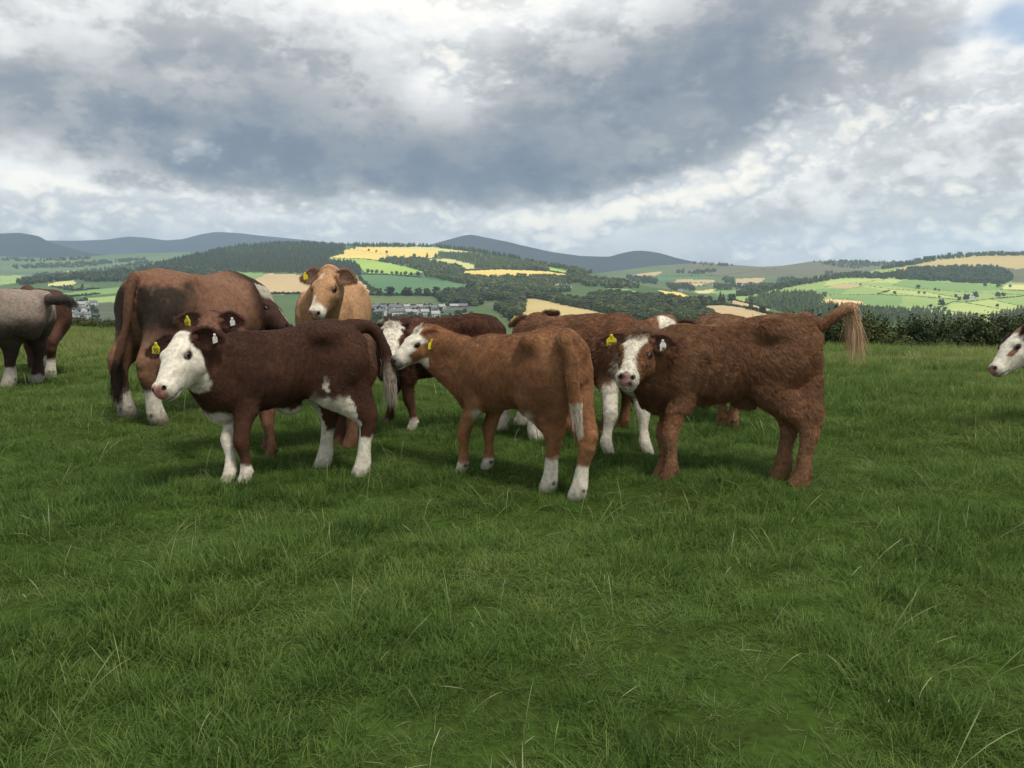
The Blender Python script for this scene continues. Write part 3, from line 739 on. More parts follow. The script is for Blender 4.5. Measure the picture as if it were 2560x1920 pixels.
tag(wood("valley_hedgerows", S1, [], K_hedge + K_dark[:2], (3, 4), 1, 11, 1.0, lines=[([(822, 645), (912, 648), (946, 652)], 3, 3), ([(904, 686), (968, 687), (1052, 694)], 3.5, 4), ([(898, 694), (905, 704), (922, 716), (934, 732)], 2.4, 7), ([(905, 738), (1090, 739)], 3, 5), ([(920, 764), (1080, 765)], 3, 4), ([(1151, 677), (1254, 673), (1372, 678), (1441, 689)], 3, 4),
      ([(863, 623), (905, 628), (960, 636), (985, 644)], 5, 2.2), ([(1306, 748), (1300, 790)], 3, 6), ([(640, 737), (740, 735), (890, 737)], 3.5, 5), ([(1691, 766), (1809, 762), (1853, 768), (1935, 788), (1990, 802)], 3, 4), ([(1830, 749), (1864, 757), (1925, 772)], 3, 3), ([(120, 738), (178, 743), (250, 735)], 4, 4), ([(125, 716), (186, 727), (250, 722)], 4, 5), ([(1345, 747), (1408, 760), (1481, 775), (1545, 792)], 3, 5), ([(893, 617), (1080, 617), (1178, 630)], 4, 3)]),
    "dark hedgerows between the fields of the valley", "hedgerow", kind="stuff")
tag(wood("village_trees", S1, [[(165, 765), (235, 765), (250, 800), (250, 830), (160, 830)], [(185, 738), (216, 736), (214, 758), (186, 756)], [(130, 712), (182, 716), (180, 730), (132, 728)], [(192, 716), (212, 716), (210, 728), (194, 728)], [(920, 774), (1110, 776), (1180, 780), (1180, 812), (920, 812)], [(1000, 790), (1060, 786), (1060, 800), (1000, 802)], [(1300, 700), (1340, 704), (1330, 716), (1300, 712)]], K_dark, (3.5, 7), 1.15, 12, 1.2),
    "garden trees among the village houses", "tree group", kind="stuff")

# trees that stand out one by one
def tree(name, S, px, py, h, label, group=None, kind='round', mat='dark', wid=1.0, trunk=.16, seed=0):
    p = S.pt(px, py)
    root = bpy.data.objects.new(name, None); COL.objects.link(root); root.location = p; root.rotation_euler = (0, 0, seed * 1.3)
    tag(root, label, "tree", group)
    cm = C_[kind][seed % len(C_[kind])]
    key = (cm.name, mat)
    if key not in TREEM:
        q = cm.copy(); q.name = "crown"; q.materials.clear(); q.materials.append(TM[mat]); TREEM[key] = q
    c = link("crown", TREEM[key], root); c.scale = (h * wid, h * wid, h * (1 - trunk * .6)); c.location = (0, 0, h * trunk * .6)
    if 'trunk' not in TREEM:
        V = []; F = []
        for k, (z, rr) in enumerate(((0, .045), (.1, .032), (.45, .020))):
            for i in range(7): V.append((math.cos(i * .8976) * rr, math.sin(i * .8976) * rr, z))
        for k in range(2):
            for i in range(7): F.append((k * 7 + i, k * 7 + (i + 1) % 7, k * 7 + 7 + (i + 1) % 7, k * 7 + 7 + i))
        tm = bpy.data.meshes.new("trunk"); tm.from_pydata(V, [], F); tm.update(); tm.materials.append(MAT['bark']); TREEM['trunk'] = tm
    t = link("trunk", TREEM['trunk'], root); t.scale = (h, h, h)
    return root
TREEM = {}
ORD = ['first', 'second', 'third', 'fourth', 'fifth', 'sixth', 'seventh', 'eighth', 'ninth', 'tenth', 'eleventh', 'twelfth', 'thirteenth', 'fourteenth']
g = "row of big trees below the dark green field"
for i, (x, w) in enumerate(((948, 1.0), (975, 1.15), (1018, 1.3), (1046, 1.1), (1068, 1.1), (1092, .95), (1120, 1.3), (1150, .9))):
    tree("field_tree", S1, x, 740, 14 + (i * 7 % 4), "%s from left of the big dark trees below the dark green field" % ORD[i], g, wid=w, seed=i)
for i, (x, y, h, lb) in enumerate(((885, 624, 9, "leftmost lone tree at the top of the yellow barley field"), (922, 628, 9, "second lone tree in the yellow barley field"), (941, 631, 9, "third lone tree in the yellow barley field"), (967, 634, 11, "fourth and largest lone tree in the yellow barley field"),
                                   (1036, 644, 14, "tree below the right part of the yellow barley field"))):
    tree("lone_tree", S1, x, y, h, lb, "lone trees in the barley", mat='broad', seed=i + 1)
tree("conifer_tree", S1, 1068, 645, 18, "pointed conifer at the right end of the barley field, left one", kind='conifer', mat='conifer', wid=1.3, seed=0)
tree("conifer_tree", S1, 1089, 645, 18, "pointed conifer at the right end of the barley field, right one", kind='conifer', mat='conifer', wid=1.1, seed=1)
g = "trees along the lower edge of the bright green field"
for i, (x, y, h) in enumerate(((920, 683, 12), (930, 684, 11), (942, 684, 11), (955, 685, 10), (980, 687, 9), (992, 688, 11), (1003, 688, 9), (1014, 689, 12), (1028, 690, 10), (1046, 692, 14), (1066, 694, 13), (1078, 695, 14), (1096, 697, 14), (1112, 700, 15))):
    tree("edge_tree", S1, x, y, h, "%s from left of the small trees lining the bright green field" % ORD[i], g, mat='broad', seed=i)
for i, (x, y, h, k, lb) in enumerate(((1174, 730, 17, 'round', "dark round tree at the right tip of the dark green field"), (1876, 776, 17, 'tall', "tall dark tree between the two right-hand stubble fields"), (1830, 757, 14, 'round', "broad tree left of the right-hand stubble strip"), (1905, 783, 9, 'round', "round bush-like tree below the stubble strip"),
      (1752, 762, 15, 'round', "dark tree above the left end of the right-hand stubble field"), (1770, 761, 13, 'round', "second dark tree above the right-hand stubble field"), (1808, 761, 16, 'conifer', "pointed fir above the right-hand stubble field"), (1800, 759, 18, 'conifer', "taller pointed fir beside the valley road"), (1754, 800, 15, 'round', "dark spreading tree just left of the shaggy calf's back"))):
    tree("field_tree", S1, x, y, h, lb, kind=k, wid=1.15, seed=i + 2)
for i, (x, y, h, lb) in enumerate(((2353, 766, 14, "big round tree at the hedge corner on the right hill"), (2326, 770, 8, "small tree left of the hedge corner tree"), (2415, 752, 15, "tree beside the white farmhouse, left"), (2438, 746, 16, "tree above the white farmhouse"), (2398, 753, 10, "low tree left of the farmhouse"), (2295, 722, 11, "round tree on the upper hedge of the right hill"), (2338, 727, 8, "small tree on the upper hedge of the right hill"), (2347, 728, 6, "bush beside the small upper-hedge tree"),
      (2297, 735, 7, "left of two tiny trees on the middle hedge"), (2311, 736, 7, "right of two tiny trees on the middle hedge"), (2237, 737, 9, "slim tree on the left part of the middle hedge"), (2151, 714, 7, "tree at the tip of the pinkish field"), (2060, 745, 14, "tree at the left end of the orange stubble"), (2348, 745, 6, "tiny tree below the pale strip field"), (2389, 744, 8, "tree at the right end of the pale strip field"), (2496, 720, 15, "large round tree by the pale yellow field"), (2462, 717, 11, "round tree left of the pale yellow field"), (2525, 719, 8, "small tree inside the pale yellow field"), (2494, 744, 13, "tree right of the farmhouse lane"), (2508, 743, 11, "second tree right of the farmhouse lane"), (2493, 768, 7, "tiny tree on the lowest right hedge"), (2346, 776, 8, "bush on the lane below the hedge corner"), (2361, 778, 8, "right bush on the lane below the hedge corner"))):
    tree("hill_tree", S2, x, y, h, lb, "lone trees on the right-hand hill", mat='conifer', wid=1.05, seed=i)

# ------------------------------------------------------------------ houses
def flat_mat(name, c, rough=.8, var=.25, sc=.6):
    m, nt, b, out = node_mat(name)
    n1 = N(nt, "ShaderNodeTexNoise"); n1.inputs["Scale"].default_value = sc; n1.inputs["Detail"].default_value = 5
    tc = N(nt, "ShaderNodeTexCoord"); nt.links.new(tc.outputs["Object"], n1.inputs["Vector"])
    rp = N(nt, "ShaderNodeValToRGB"); rp.color_ramp.elements[0].position = .3; rp.color_ramp.elements[1].position = .7
    rp.color_ramp.elements[0].color = (*[q * (1 - var) for q in c], 1); rp.color_ramp.elements[1].color = (*c, 1)
    nt.links.new(n1.outputs[0], rp.inputs[0]); nt.links.new(rp.outputs[0], b.inputs["Base Color"]); b.inputs["Roughness"].default_value = rough
    return m
HM = {'white': flat_mat("render_white", (.74, .73, .70)), 'cream': flat_mat("render_cream", (.60, .56, .48)), 'grey': flat_mat("slate", (.15, .155, .17), .6), 'pale': flat_mat("pale_roof", (.36, .36, .37), .6), 'glass': flat_mat("window_glass", (.03, .035, .045), .15), 'brick': flat_mat("stone_wall", (.30, .27, .24))}
def poly_mesh(name, V, F, mat):
    me = bpy.data.meshes.new(name); me.from_pydata([tuple(v) for v in V], [], F); me.update(); me.materials.append(mat); return me
HOUSE_MESH = {}
def house(S, px, py, yaw, L, W, H, label, group=None, wall='white', roof='grey', wins=3, chim=1, name="house"):
    key = (L, W, H, wall, roof, wins)
    rh = W * .36
    if key not in HOUSE_MESH:
        d = {}
        l, w = L / 2, W / 2
        V = [(-l, -w, -2), (l, -w, -2), (l, w, -2), (-l, w, -2), (-l, -w, H), (l, -w, H), (l, w, H), (-l, w, H), (-l, 0, H + rh), (l, 0, H + rh)]
        F = [(0, 1, 5, 4), (2, 3, 7, 6), (1, 2, 6, 9, 5), (3, 0, 4, 8, 7)]
        d['wall'] = poly_mesh("wall", V, F, HM[wall])
        e = .45; t = .25
        zl = H - e * rh / w
        V = [(-l - e, -w - e, zl), (l + e, -w - e, zl), (l + e, 0, H + rh), (-l - e, 0, H + rh), (l + e, w + e, zl), (-l - e, w + e, zl)]
        V = V + [(x, y, z + t) for x, y, z in V]
        F = [(3, 2, 1, 0), (5, 4, 2, 3), (6, 7, 8, 9), (9, 8, 10, 11), (0, 1, 7, 6), (4, 5, 11, 10), (1, 2, 8, 7), (2, 4, 10, 8), (3, 0, 6, 9), (5, 3, 9, 11)]
        d['roof'] = poly_mesh("roof", V, F, HM[roof])
        d['chimney'] = poly_mesh("chimney", [(x, y, z) for z in (-.8, 1.3) for (x, y) in ((-.5, -.4), (.5, -.4), (.5, .4), (-.5, .4))], [(0, 1, 5, 4), (1, 2, 6, 5), (2, 3, 7, 6), (3, 0, 4, 7), (4, 5, 6, 7)], HM[wall])
        d['window'] = poly_mesh("window", [(x, y, z) for y in (-.06, 0) for (x, z) in ((-.6, -.7), (.6, -.7), (.6, .7), (-.6, .7))], [(0, 1, 2, 3), (0, 4, 5, 1), (1, 5, 6, 2), (2, 6, 7, 3), (3, 7, 4, 0)], HM['glass'])
        d['door'] = poly_mesh("door", [(x, y, z) for y in (-.08, 0) for (x, z) in ((-.5, 0), (.5, 0), (.5, 2.1), (-.5, 2.1))], [(0, 1, 2, 3), (0, 4, 5, 1), (1, 5, 6, 2), (2, 6, 7, 3), (3, 7, 4, 0)], HM['brick'])
        HOUSE_MESH[key] = d
    d = HOUSE_MESH[key]
    root = bpy.data.objects.new(name, None); COL.objects.link(root); root.location = S.pt(px, py); root.rotation_euler = (0, 0, yaw)
    tag(root, label, "house", group)
    link("wall", d['wall'], root); rf = link("roof", d['roof'], root)
    for c in range(chim):
        link("chimney", d['chimney'], rf, loc=((L / 2 - .6) * (1 if c == 0 else -1), 0, H + rh + .2))
    for i in range(wins):
        for z in ([1.5] if H < 4 else [1.5, 4.0]):
            if i == wins // 2 and z == 1.5:
                link("door", d['door'], root, loc=(-L / 2 + L * (i + .5) / wins, -W / 2, 0))
            else:
                link("window", d['window'], root, loc=(-L / 2 + L * (i + .5) / wins, -W / 2, z))
    return root
g = "houses of the village in the valley"
vil = [(936, 772, .1), (956, 773, -.1), (980, 772, .9), (999, 773, .05), (1036, 775, .2), (1067, 774, -.2), (1087, 774, .3)]
for i, (x, y, a) in enumerate(vil):
    house(S1, x, y, a, 11, 7.5, 3.2, "grey-roofed bungalow, %s from left in the upper village row" % ORD[i], g, wall='cream', roof='grey', wins=3)
for i, (x, y, a) in enumerate(((944, 789, .8), (960, 789, -.7), (980, 790, .8), (999, 789, .1))):
    house(S1, x, y, a, 8, 6.5, 5.2, "white two-storey house, %s from left in the lower village row" % ORD[i], g, wall='white', roof='grey', wins=3)
for i, (x, y, a) in enumerate(((1016, 774, .7), (1050, 774, -.3), (1104, 774, .6), (1020, 788, .7), (1040, 789, -.6), (1062, 788, .2))):
    house(S1, x, y, a, 9, 7, 4.4, "cream house with pale roof, %s in the right half of the valley village" % ['upper left', 'upper middle', 'upper right', 'lower left', 'lower middle', 'lower right'][i], g, wall='cream', roof='pale', wins=3)
house(S1, 1088, 791, .3, 9, 8, 3.4, "pale house at the right end of the valley village, under dark trees", g, wall='white', roof='pale')
house(S1, 1138, 770, .05, 14, 7, 3.2, "long low stone house among dark trees, left of a pair", g, wall='brick', roof='pale', wins=4)
house(S1, 1158, 770, .1, 11, 7, 3.4, "long low stone house among dark trees, right of a pair", g, wall='brick', roof='grey', wins=4)
house(S1, 1246, 771, .55, 10, 7, 4.8, "bright white farmhouse with a gable, left of the wheat field", None, wall='white', roof='grey')
house(S1, 1263, 771, .05, 9, 5.5, 3.0, "white farm outbuilding right of the gabled farmhouse", None, wall='white', roof='grey')
house(S1, 1395, 722, .1, 34, 12, 5.0, "large pale-roofed stone house in the woods above the wheat field", None, wall='brick', roof='pale', wins=7, chim=2)
house(S1, 1414, 725, .3, 22, 10, 4.4, "pale-roofed wing beside the large stone house in the woods", None, wall='brick', roof='pale', wins=4)
house(S3, 1701, 729, .2, 16, 9, 5.0, "tiny white house at the head of the distant vale", None, wall='white', roof='grey')
house(S2, 2427, 749, .3, 14, 8, 5.0, "white farmhouse among trees on the right-hand hill", None, wall='white', roof='pale')
house(S1, 182, 763, .9, 9, 7, 5.0, "white gabled house at the top of the left village, beside a long shed", None, wall='white', roof='grey')
house(S1, 199, 765, .02, 20, 9, 3.2, "long grey-roofed shed at the top of the left village", None, wall='white', roof='pale', wins=5)
house(S1, 234, 764, .8, 9, 7, 5.2, "white gabled house close beside the bull's rump", None, wall='white', roof='grey')
for i, (x, a) in enumerate(((172, .8), (183, .1), (193, .8), (206, -.7), (216, .8))):
    house(S1, x, 781 + (i % 2), a, 7.5, 6, 4.8, "small white house, %s from left in the left village's middle row" % ORD[i], "houses of the left village, middle row", wall='white', roof='grey', wins=2)
for i, (x, a) in enumerate(((168, .3), (178, -.4), (188, .6), (199, .1), (208, -.5), (219, .5))):
    house(S1, x, 793 + (i % 2) * 2, a, 6.5, 5.5, 4.2, "small cream house, %s from left in the left village's lowest row" % ORD[i], "houses of the left village, lowest row", wall='cream', roof='grey', wins=2)

# ------------------------------------------------------------------ cattle: implicit bodies
class Field:
    def __init__(self, lo, hi, h):
        self.h = h; self.lo = np.array(lo, float)
        self.n = np.ceil((np.array(hi) - self.lo) / h).astype(int) + 1
        self.F = np.full(self.n, 0.25, np.float32)
        self.ax = [self.lo[i] + h * np.arange(self.n[i]) for i in range(3)]
    def sub(self, lo, hi):
        s = []
        for i in range(3):
            a = max(0, int(math.floor((lo[i] - self.lo[i]) / self.h)))
            b = min(self.n[i], int(math.ceil((hi[i] - self.lo[i]) / self.h)) + 1)
            if b <= a: return None, None
            s.append(slice(a, b))
        g = np.meshgrid(self.ax[0][s[0]], self.ax[1][s[1]], self.ax[2][s[2]], indexing='ij')
        return tuple(s), np.stack(g, -1)
    def union(self, s, d, k):
        a = self.F[s]
        if k <= 0:
            self.F[s] = np.minimum(a, d); return
        hh = np.clip(k - np.abs(a - d), 0, None) / k
        self.F[s] = np.minimum(a, d) - hh * hh * k * 0.25
    def cut(self, s, d, k):
        a = self.F[s]; d = -d
        hh = np.clip(k - np.abs(a - d), 0, None) / k
        self.F[s] = np.maximum(a, d) + hh * hh * k * 0.25
    def ellip(self, c, r, M=None, k=0.03, cut=False):
        """ellipsoid; the columns of M are its axes"""
        c = np.array(c, float); r = np.array(r, float)
        M = np.eye(3) if M is None else np.asarray(M, float)
        ext = np.sqrt(((M * r) ** 2).sum(1)) + k + 0.02
        s, P = self.sub(c - ext, c + ext)
        if s is None: return
        q = (P - c) @ M
        k0 = np.sqrt(((q / r) ** 2).sum(-1)) + 1e-9
        k1 = np.sqrt(((q / (r * r)) ** 2).sum(-1)) + 1e-9
        d = np.where(k0 < 0.02, -r.min(), k0 * (k0 - 1) / k1)
        (self.cut if cut else self.union)(s, d, k)
    def seg(self, a, b, ra, rb, fwd, k=0.02):
        """tapered segment of elliptical section; ra, rb = (along fwd, across)"""
        a = np.array(a, float); b = np.array(b, float)
        ra = np.array(ra, float); rb = np.array(rb, float)
        m = max(ra.max(), rb.max()) + k + 0.01
        s, P = self.sub(np.minimum(a, b) - m, np.maximum(a, b) + m)
        if s is None: return
        ax = b - a; L = np.linalg.norm(ax) + 1e-9; u = ax / L
        f = np.array(fwd, float); f = f - u * f.dot(u); f /= np.linalg.norm(f) + 1e-9
        g = np.cross(u, f)
        q = P - a
        t = np.clip(q @ u / L, 0, 1)
        w = q - t[..., None] * ax
        rf = ra[0] + (rb[0] - ra[0]) * t; rg = ra[1] + (rb[1] - ra[1]) * t
        rm = np.minimum(rf, rg)
        rho = np.sqrt((w @ f / rf) ** 2 + (w @ g / rg) ** 2 + (w @ u / rm) ** 2)
        self.union(s, (rho - 1) * rm, k)
    def chain(self, pts, rad, fwd, k=0.02, sub=3):
        pts = [np.array(p, float) for p in pts]; rad = [np.array(r, float) if np.ndim(r) else np.array([r, r], float) for r in rad]
        PP, RR = [], []
        n = len(pts)
        for i in range(n - 1):
            p0 = pts[max(i - 1, 0)]; p1 = pts[i]; p2 = pts[i + 1]; p3 = pts[min(i + 2, n - 1)]
            for j in range(sub):
                t = j / sub
                PP.append(0.5 * ((2 * p1) + (-p0 + p2) * t + (2 * p0 - 5 * p1 + 4 * p2 - p3) * t * t + (-p0 + 3 * p1 - 3 * p2 + p3) * t ** 3))
                tt = t * t * (3 - 2 * t) * 0.5 + t * 0.5
                RR.append(rad[i] * (1 - tt) + rad[i + 1] * tt)
        PP.append(pts[-1]); RR.append(rad[-1])
        for i in range(len(PP) - 1):
            self.seg(PP[i], PP[i + 1], RR[i], RR[i + 1], fwd, k)
        return np.array(PP)
    def mesh(self):
        F = self.F
        ins = F < 0
        nx, ny, nz = [n - 1 for n in F.shape]
        cnt = np.zeros((nx, ny, nz), np.int8)
        for dx in (0, 1):
            for dy in (0, 1):
                for dz in (0, 1):
                    cnt += ins[dx:nx + dx, dy:ny + dy, dz:nz + dz]
        act = np.argwhere((cnt > 0) & (cnt < 8))
        idx = -np.ones((nx, ny, nz), np.int32)
        idx[tuple(act.T)] = np.arange(len(act))
        acc = np.zeros((len(act), 3)); num = np.zeros(len(act))
        cor = [(0, 0, 0), (1, 0, 0), (0, 1, 0), (1, 1, 0), (0, 0, 1), (1, 0, 1), (0, 1, 1), (1, 1, 1)]
        val = [F[act[:, 0] + c[0], act[:, 1] + c[1], act[:, 2] + c[2]].astype(float) for c in cor]
        for i in range(8):
            for j in range(i + 1, 8):
                if sum(abs(cor[i][q] - cor[j][q]) for q in range(3)) != 1: continue
                a, b = val[i], val[j]
                m = (a < 0) != (b < 0)
                t = a / np.where(m, a - b, 1)
                p = np.array(cor[i]) + t[:, None] * (np.array(cor[j]) - np.array(cor[i]))
                acc[m] += p[m]; num[m] += 1
        V = self.lo + self.h * (act + acc / num[:, None])
        quads = []
        for ax_ in range(3):
            o1, o2 = [q for q in range(3) if q != ax_]
            sl0 = [slice(None)] * 3; sl1 = [slice(None)] * 3
            sl0[ax_] = slice(0, F.shape[ax_] - 1); sl1[ax_] = slice(1, F.shape[ax_])
            e = np.argwhere(ins[tuple(sl0)] != ins[tuple(sl1)])
            e = e[(e[:, o1] > 0) & (e[:, o2] > 0) & (e[:, o1] < F.shape[o1] - 1) & (e[:, o2] < F.shape[o2] - 1)]
            first = ins[tuple(e.T)]
            def cell(d1, d2):
                c = e.copy(); c[:, o1] += d1; c[:, o2] += d2
                return idx[tuple(c.T)]
            q = np.stack([cell(-1, -1), cell(0, -1), cell(0, 0), cell(-1, 0)], 1)
            flip = first if ax_ != 1 else ~first
            q[~flip] = q[~flip][:, ::-1]
            quads.append(q)
        Q = np.concatenate(quads)
        # light smoothing, removes grid steps
        for _ in range(2):
            S = np.zeros_like(V); C = np.zeros(len(V))
            for i in range(4):
                for j in ((i + 1) % 4, (i + 3) % 4):
                    np.add.at(S, Q[:, i], V[Q[:, j]]); np.add.at(C, Q[:, i], 1)
            V = V * 0.5 + 0.5 * S / np.maximum(C, 1)[:, None]
        return V, Q

def vert_normals(V, Q):
    n = np.cross(V[Q[:, 2]] - V[Q[:, 0]], V[Q[:, 3]] - V[Q[:, 1]])
    out = np.zeros_like(V)
    for i in range(4):
        np.add.at(out, Q[:, i], n)
    return out / (np.linalg.norm(out, axis=1, keepdims=True) + 1e-12), n

# torso tables, in units of the height at the withers
TORSO = {
 'calf': dict(x=[-.645, -.62, -.57, -.48, -.38, -.25, -.10, .05, .20, .32, .42, .50, .57],
              top=[.80, .885, .945, .985, 1.0, .995, .985, .98, .975, .965, .92, .84, .75],
              bot=[.72, .66, .61, .58, .572, .553, .512, .482, .458, .432, .425, .46, .58],
              hw=[.045, .108, .155, .182, .184, .178, .196, .207, .196, .172, .150, .122, .07]),
 'cow': dict(x=[-.68, -.65, -.60, -.50, -.38, -.25, -.10, .05, .20, .32, .42, .50, .58],
             top=[.80, .89, .945, .985, 1.0, .99, .975, .965, .97, .97, .93, .87, .75],
             bot=[.70, .63, .56, .49, .44, .40, .375, .365, .37, .375, .39, .43, .55],
             hw=[.05, .12, .17, .205, .215, .235, .26, .265, .24, .21, .18, .14, .08]),
 'bull': dict(x=[-.66, -.63, -.58, -.48, -.37, -.25, -.10, .05, .20, .32, .42, .50, .60],
              top=[.80, .89, .955, .995, 1.0, .98, .965, .955, .955, .955, .935, .89, .76],
              bot=[.68, .60, .53, .48, .46, .44, .41, .40, .385, .37, .37, .40, .52],
              hw=[.06, .14, .20, .235, .235, .235, .245, .255, .25, .245, .22, .18, .10]),
}

def solve_muzzle(poll, pix, L, near):
    d = ray(*pix); o = np.array([0, 0, CAM_H])
    # |o + d t - poll| = L
    q = o - poll
    A = d.dot(d); B = 2 * d.dot(q); C = q.dot(q) - L * L
    disc = B * B - 4 * A * C
    if disc < 0:
        t = -B / (2 * A)
    else:
        t = (-B - math.sqrt(disc)) / (2 * A) if near else (-B + math.sqrt(disc)) / (2 * A)
    p = o + d * t
    u = p - poll
    return u / np.linalg.norm(u)

class Animal:
    def __init__(s, **kw):
        s.kind = 'calf'; s.tvar = 1.0; s.rump = 0.0; s.length = 1.0; s.width = 1.0; s.vox = 0.012; s.headlen = 0.42
        s.head_local = None; s.roll = 0.0; s.feet = {}; s.near = True; s.headup = None; s.legscale = 1.0; s.neckscale = 1.0
        s.tail = None; s.tail_px = None; s.muzzle = None; s.tail_r = (0.032, 0.024, 0.018); s.belly = None; s.ears = {}; s.headw = 1.0
        s.hairs = 30000; s.hairlen = 0.022; s.mess = 0.5; s.tuft = None
        for k, v in kw.items(): setattr(s, k, v)
        s.z0 = float(ground_z(s.pos[0], s.pos[1]))
        c, n = math.cos(s.yaw), math.sin(s.yaw)
        s.Rw = np.array([[c, -n, 0], [n, c, 0], [0, 0, 1]])
        s.org = np.array([s.pos[0], s.pos[1], s.z0])
    def tolocal(s, p): return (np.asarray(p, float) - s.org) @ s.Rw / s.H
    def build(s):
        H = s.H
        T = TORSO[s.kind]
        adult = s.kind != 'calf'
        tx = np.array(T['x']) * s.length
        top = np.array(T['top']) + s.rump * smoothstep(.15, -.45, np.array(T['x'])) * (np.array(T['top']) > .9)
        bot = np.array(T['bot']); hw = np.array(T['hw']) * s.width
        # ---- head frame
        if s.head_local is None:
            poll_w = at(*s.poll)
            u = solve_muzzle(poll_w, s.muzzle, s.headlen * H, s.near)
            poll = s.tolocal(poll_w); u = u @ s.Rw
        else:
            poll = np.array(s.head_local[0], float); u = np.array(s.head_local[1], float); u /= np.linalg.norm(u)
        hint = np.array([0, 0, 1.0]) if s.headup is None else np.array(s.headup, float) @ s.Rw
        v = hint - u * hint.dot(u)
        v /= np.linalg.norm(v)
        side = np.cross(v, u)          # the animal's left
        if s.roll:
            cr, sr = math.cos(s.roll), math.sin(s.roll)
            v, side = v * cr + side * sr, side * cr - v * sr
        Lh = s.headlen
        s.hM = np.stack([u, side, v], 1); s.hO = poll; s.Lh = Lh
        hp = lambda t, y, w: poll + (u * t + side * y + v * w) * Lh
        s.hp = hp
        # ---- feet
        LG = s.legscale
        dfe = {'FL': (.34 * s.length, .10), 'FR': (.34 * s.length, -.10), 'HL': (-.44 * s.length, .11), 'HR': (-.44 * s.length, -.11)}
        feet = {}
        for q in dfe:
            if q in s.feet:
                w = on_ground(*s.feet[q]); l = s.tolocal(w)
                feet[q] = np.array([l[0], l[1], l[2]])
            else:
                w = s.org + s.Rw @ (np.array([dfe[q][0], dfe[q][1], 0]) * H)
                feet[q] = np.array([dfe[q][0], dfe[q][1], (float(ground_z(w[0], w[1])) - s.z0) / H])
        s.footl = feet; s.dew = []
        # ---- tail points
        tailpts = None
        th = np.array([-.60 * s.length, 0, .935 + s.rump])
        if s.tail_px:
            tailpts = [th + np.array([.06, 0, .0])] + [s.tolocal(at(*p)) for p in s.tail_px]
        elif s.tail:
            tailpts = [th + np.array([.06, 0, .0])] + [np.array(p, float) for p in s.tail]
        s.tailpts = tailpts
        pts = [poll + (u * 1.15) * Lh, poll + v * .2 * Lh, poll - v * .6 * Lh, poll + side * .4 * Lh, poll - side * .4 * Lh, [-.72 * s.length, -.34 * s.width, -.03], [.66 * s.length, .34 * s.width, 1.08 + s.rump]]
        pts += [f + np.array([a, b, -.04]) for f in feet.values() for a in (-.19, .12) for b in (-.13, .13)]
        if tailpts is not None: pts += [p + d for p in tailpts for d in (np.full(3, .05), np.full(3, -.05))]
        pts = np.array(pts)
        F = Field(pts.min(0) - .03, pts.max(0) + .03, s.vox / H)
        # ---- torso loft
        sl, P = F.sub([tx[0] - .06, -.36 * s.width, .28], [tx[-1] + .06, .36 * s.width, 1.12 + s.rump])
        X = F.ax[0][sl[0]]
        xc = np.clip(X, tx[0], tx[-1])
        def cub(xs, ys, q):
            # smooth interpolation (Catmull-Rom on non uniform knots, via finite differences)
            m = np.gradient(ys, xs)
            i = np.clip(np.searchsorted(xs, q) - 1, 0, len(xs) - 2)
            h = xs[i + 1] - xs[i]; t = (q - xs[i]) / h
            return ((2 * t**3 - 3 * t**2 + 1) * ys[i] + (t**3 - 2 * t**2 + t) * h * m[i] + (-2 * t**3 + 3 * t**2) * ys[i + 1] + (t**3 - t**2) * h * m[i + 1])
        tp, bt, ww = cub(tx, top, xc), cub(tx, bot, xc), np.maximum(cub(tx, hw, xc), .02)
        zc = ((tp + bt) / 2)[:, None, None]; hh = ((tp - bt) / 2)[:, None, None]; w_ = ww[:, None, None]
        sz = (P[..., 2] - zc) / hh
        wz = w_ * (1 - .16 * np.clip(sz, 0, 1.2) - .10 * np.clip(-sz, 0, 1.2) ** 2)
        e = 2.25
        rho = ((np.abs(P[..., 1]) / wz) ** e + np.abs(sz) ** e) ** (1 / e)
        d = (rho - 1) * np.minimum(w_, hh) * .92
        dx = np.abs(X - xc)[:, None, None]
        d = np.where(dx > 0, np.where(d > 0, np.sqrt(np.maximum(d, 0) ** 2 + dx ** 2), np.maximum(d, 0) + dx), d)
        F.union(sl, d.astype(np.float32), .02)
        # ---- muscles
        Ls = s.length; W = s.width
        wk = 1.25 if adult else 1.0
        for sg in (1, -1):
            F.ellip([.33 * Ls, sg * .115 * W * wk, .70], [.125, .068 * wk, .21], k=.045)
            F.ellip([.42 * Ls, sg * .10 * W * wk, .62], [.085, .058, .10], k=.045)
            F.ellip([-.44 * Ls, sg * .105 * W * wk, .74 + s.rump * .6], [.165, .102 * W * (1.1 if adult else 1), .20], k=.05)
            F.ellip([-.53 * Ls, sg * .085 * W * wk, .68 + s.rump * .5], [.095, .075 * W, .19], k=.06)
            F.ellip([-.31 * Ls, sg * .14 * W, .915 + s.rump], [.08, .05, .045], k=.09)
            F.ellip([-.58 * Ls, sg * .07 * W * wk, .855 + s.rump], [.05, .04, .05], k=.07)
            F.ellip([-.26 * Ls, sg * .13 * W, .64], [.07, .045, .12], k=.09)
        F.ellip([.47 * Ls, 0, .52 if not adult else .47], [.10, .085 * W, .12], k=.07)
        F.ellip([.28 * Ls, 0, .895], [.16, .055 * W, .07], k=.05)
        if s.belly is not None:
            for (bx, bz, rx, rz) in s.belly:
                F.ellip([bx, 0, bz], [rx, rx * .55, rz], k=.05)
        # ---- neck
        back = hp(.03, 0, -.16)
        n0 = np.array([.34 * Ls, 0, .70 if not adult else .71])
        n1 = np.array([.46 * Ls, 0, .69 if not adult else .71])
        fw = np.array([0, 0, 1.0])
        mid = (n1 + back) / 2 + np.array([0, 0, .005])
        ns = s.neckscale
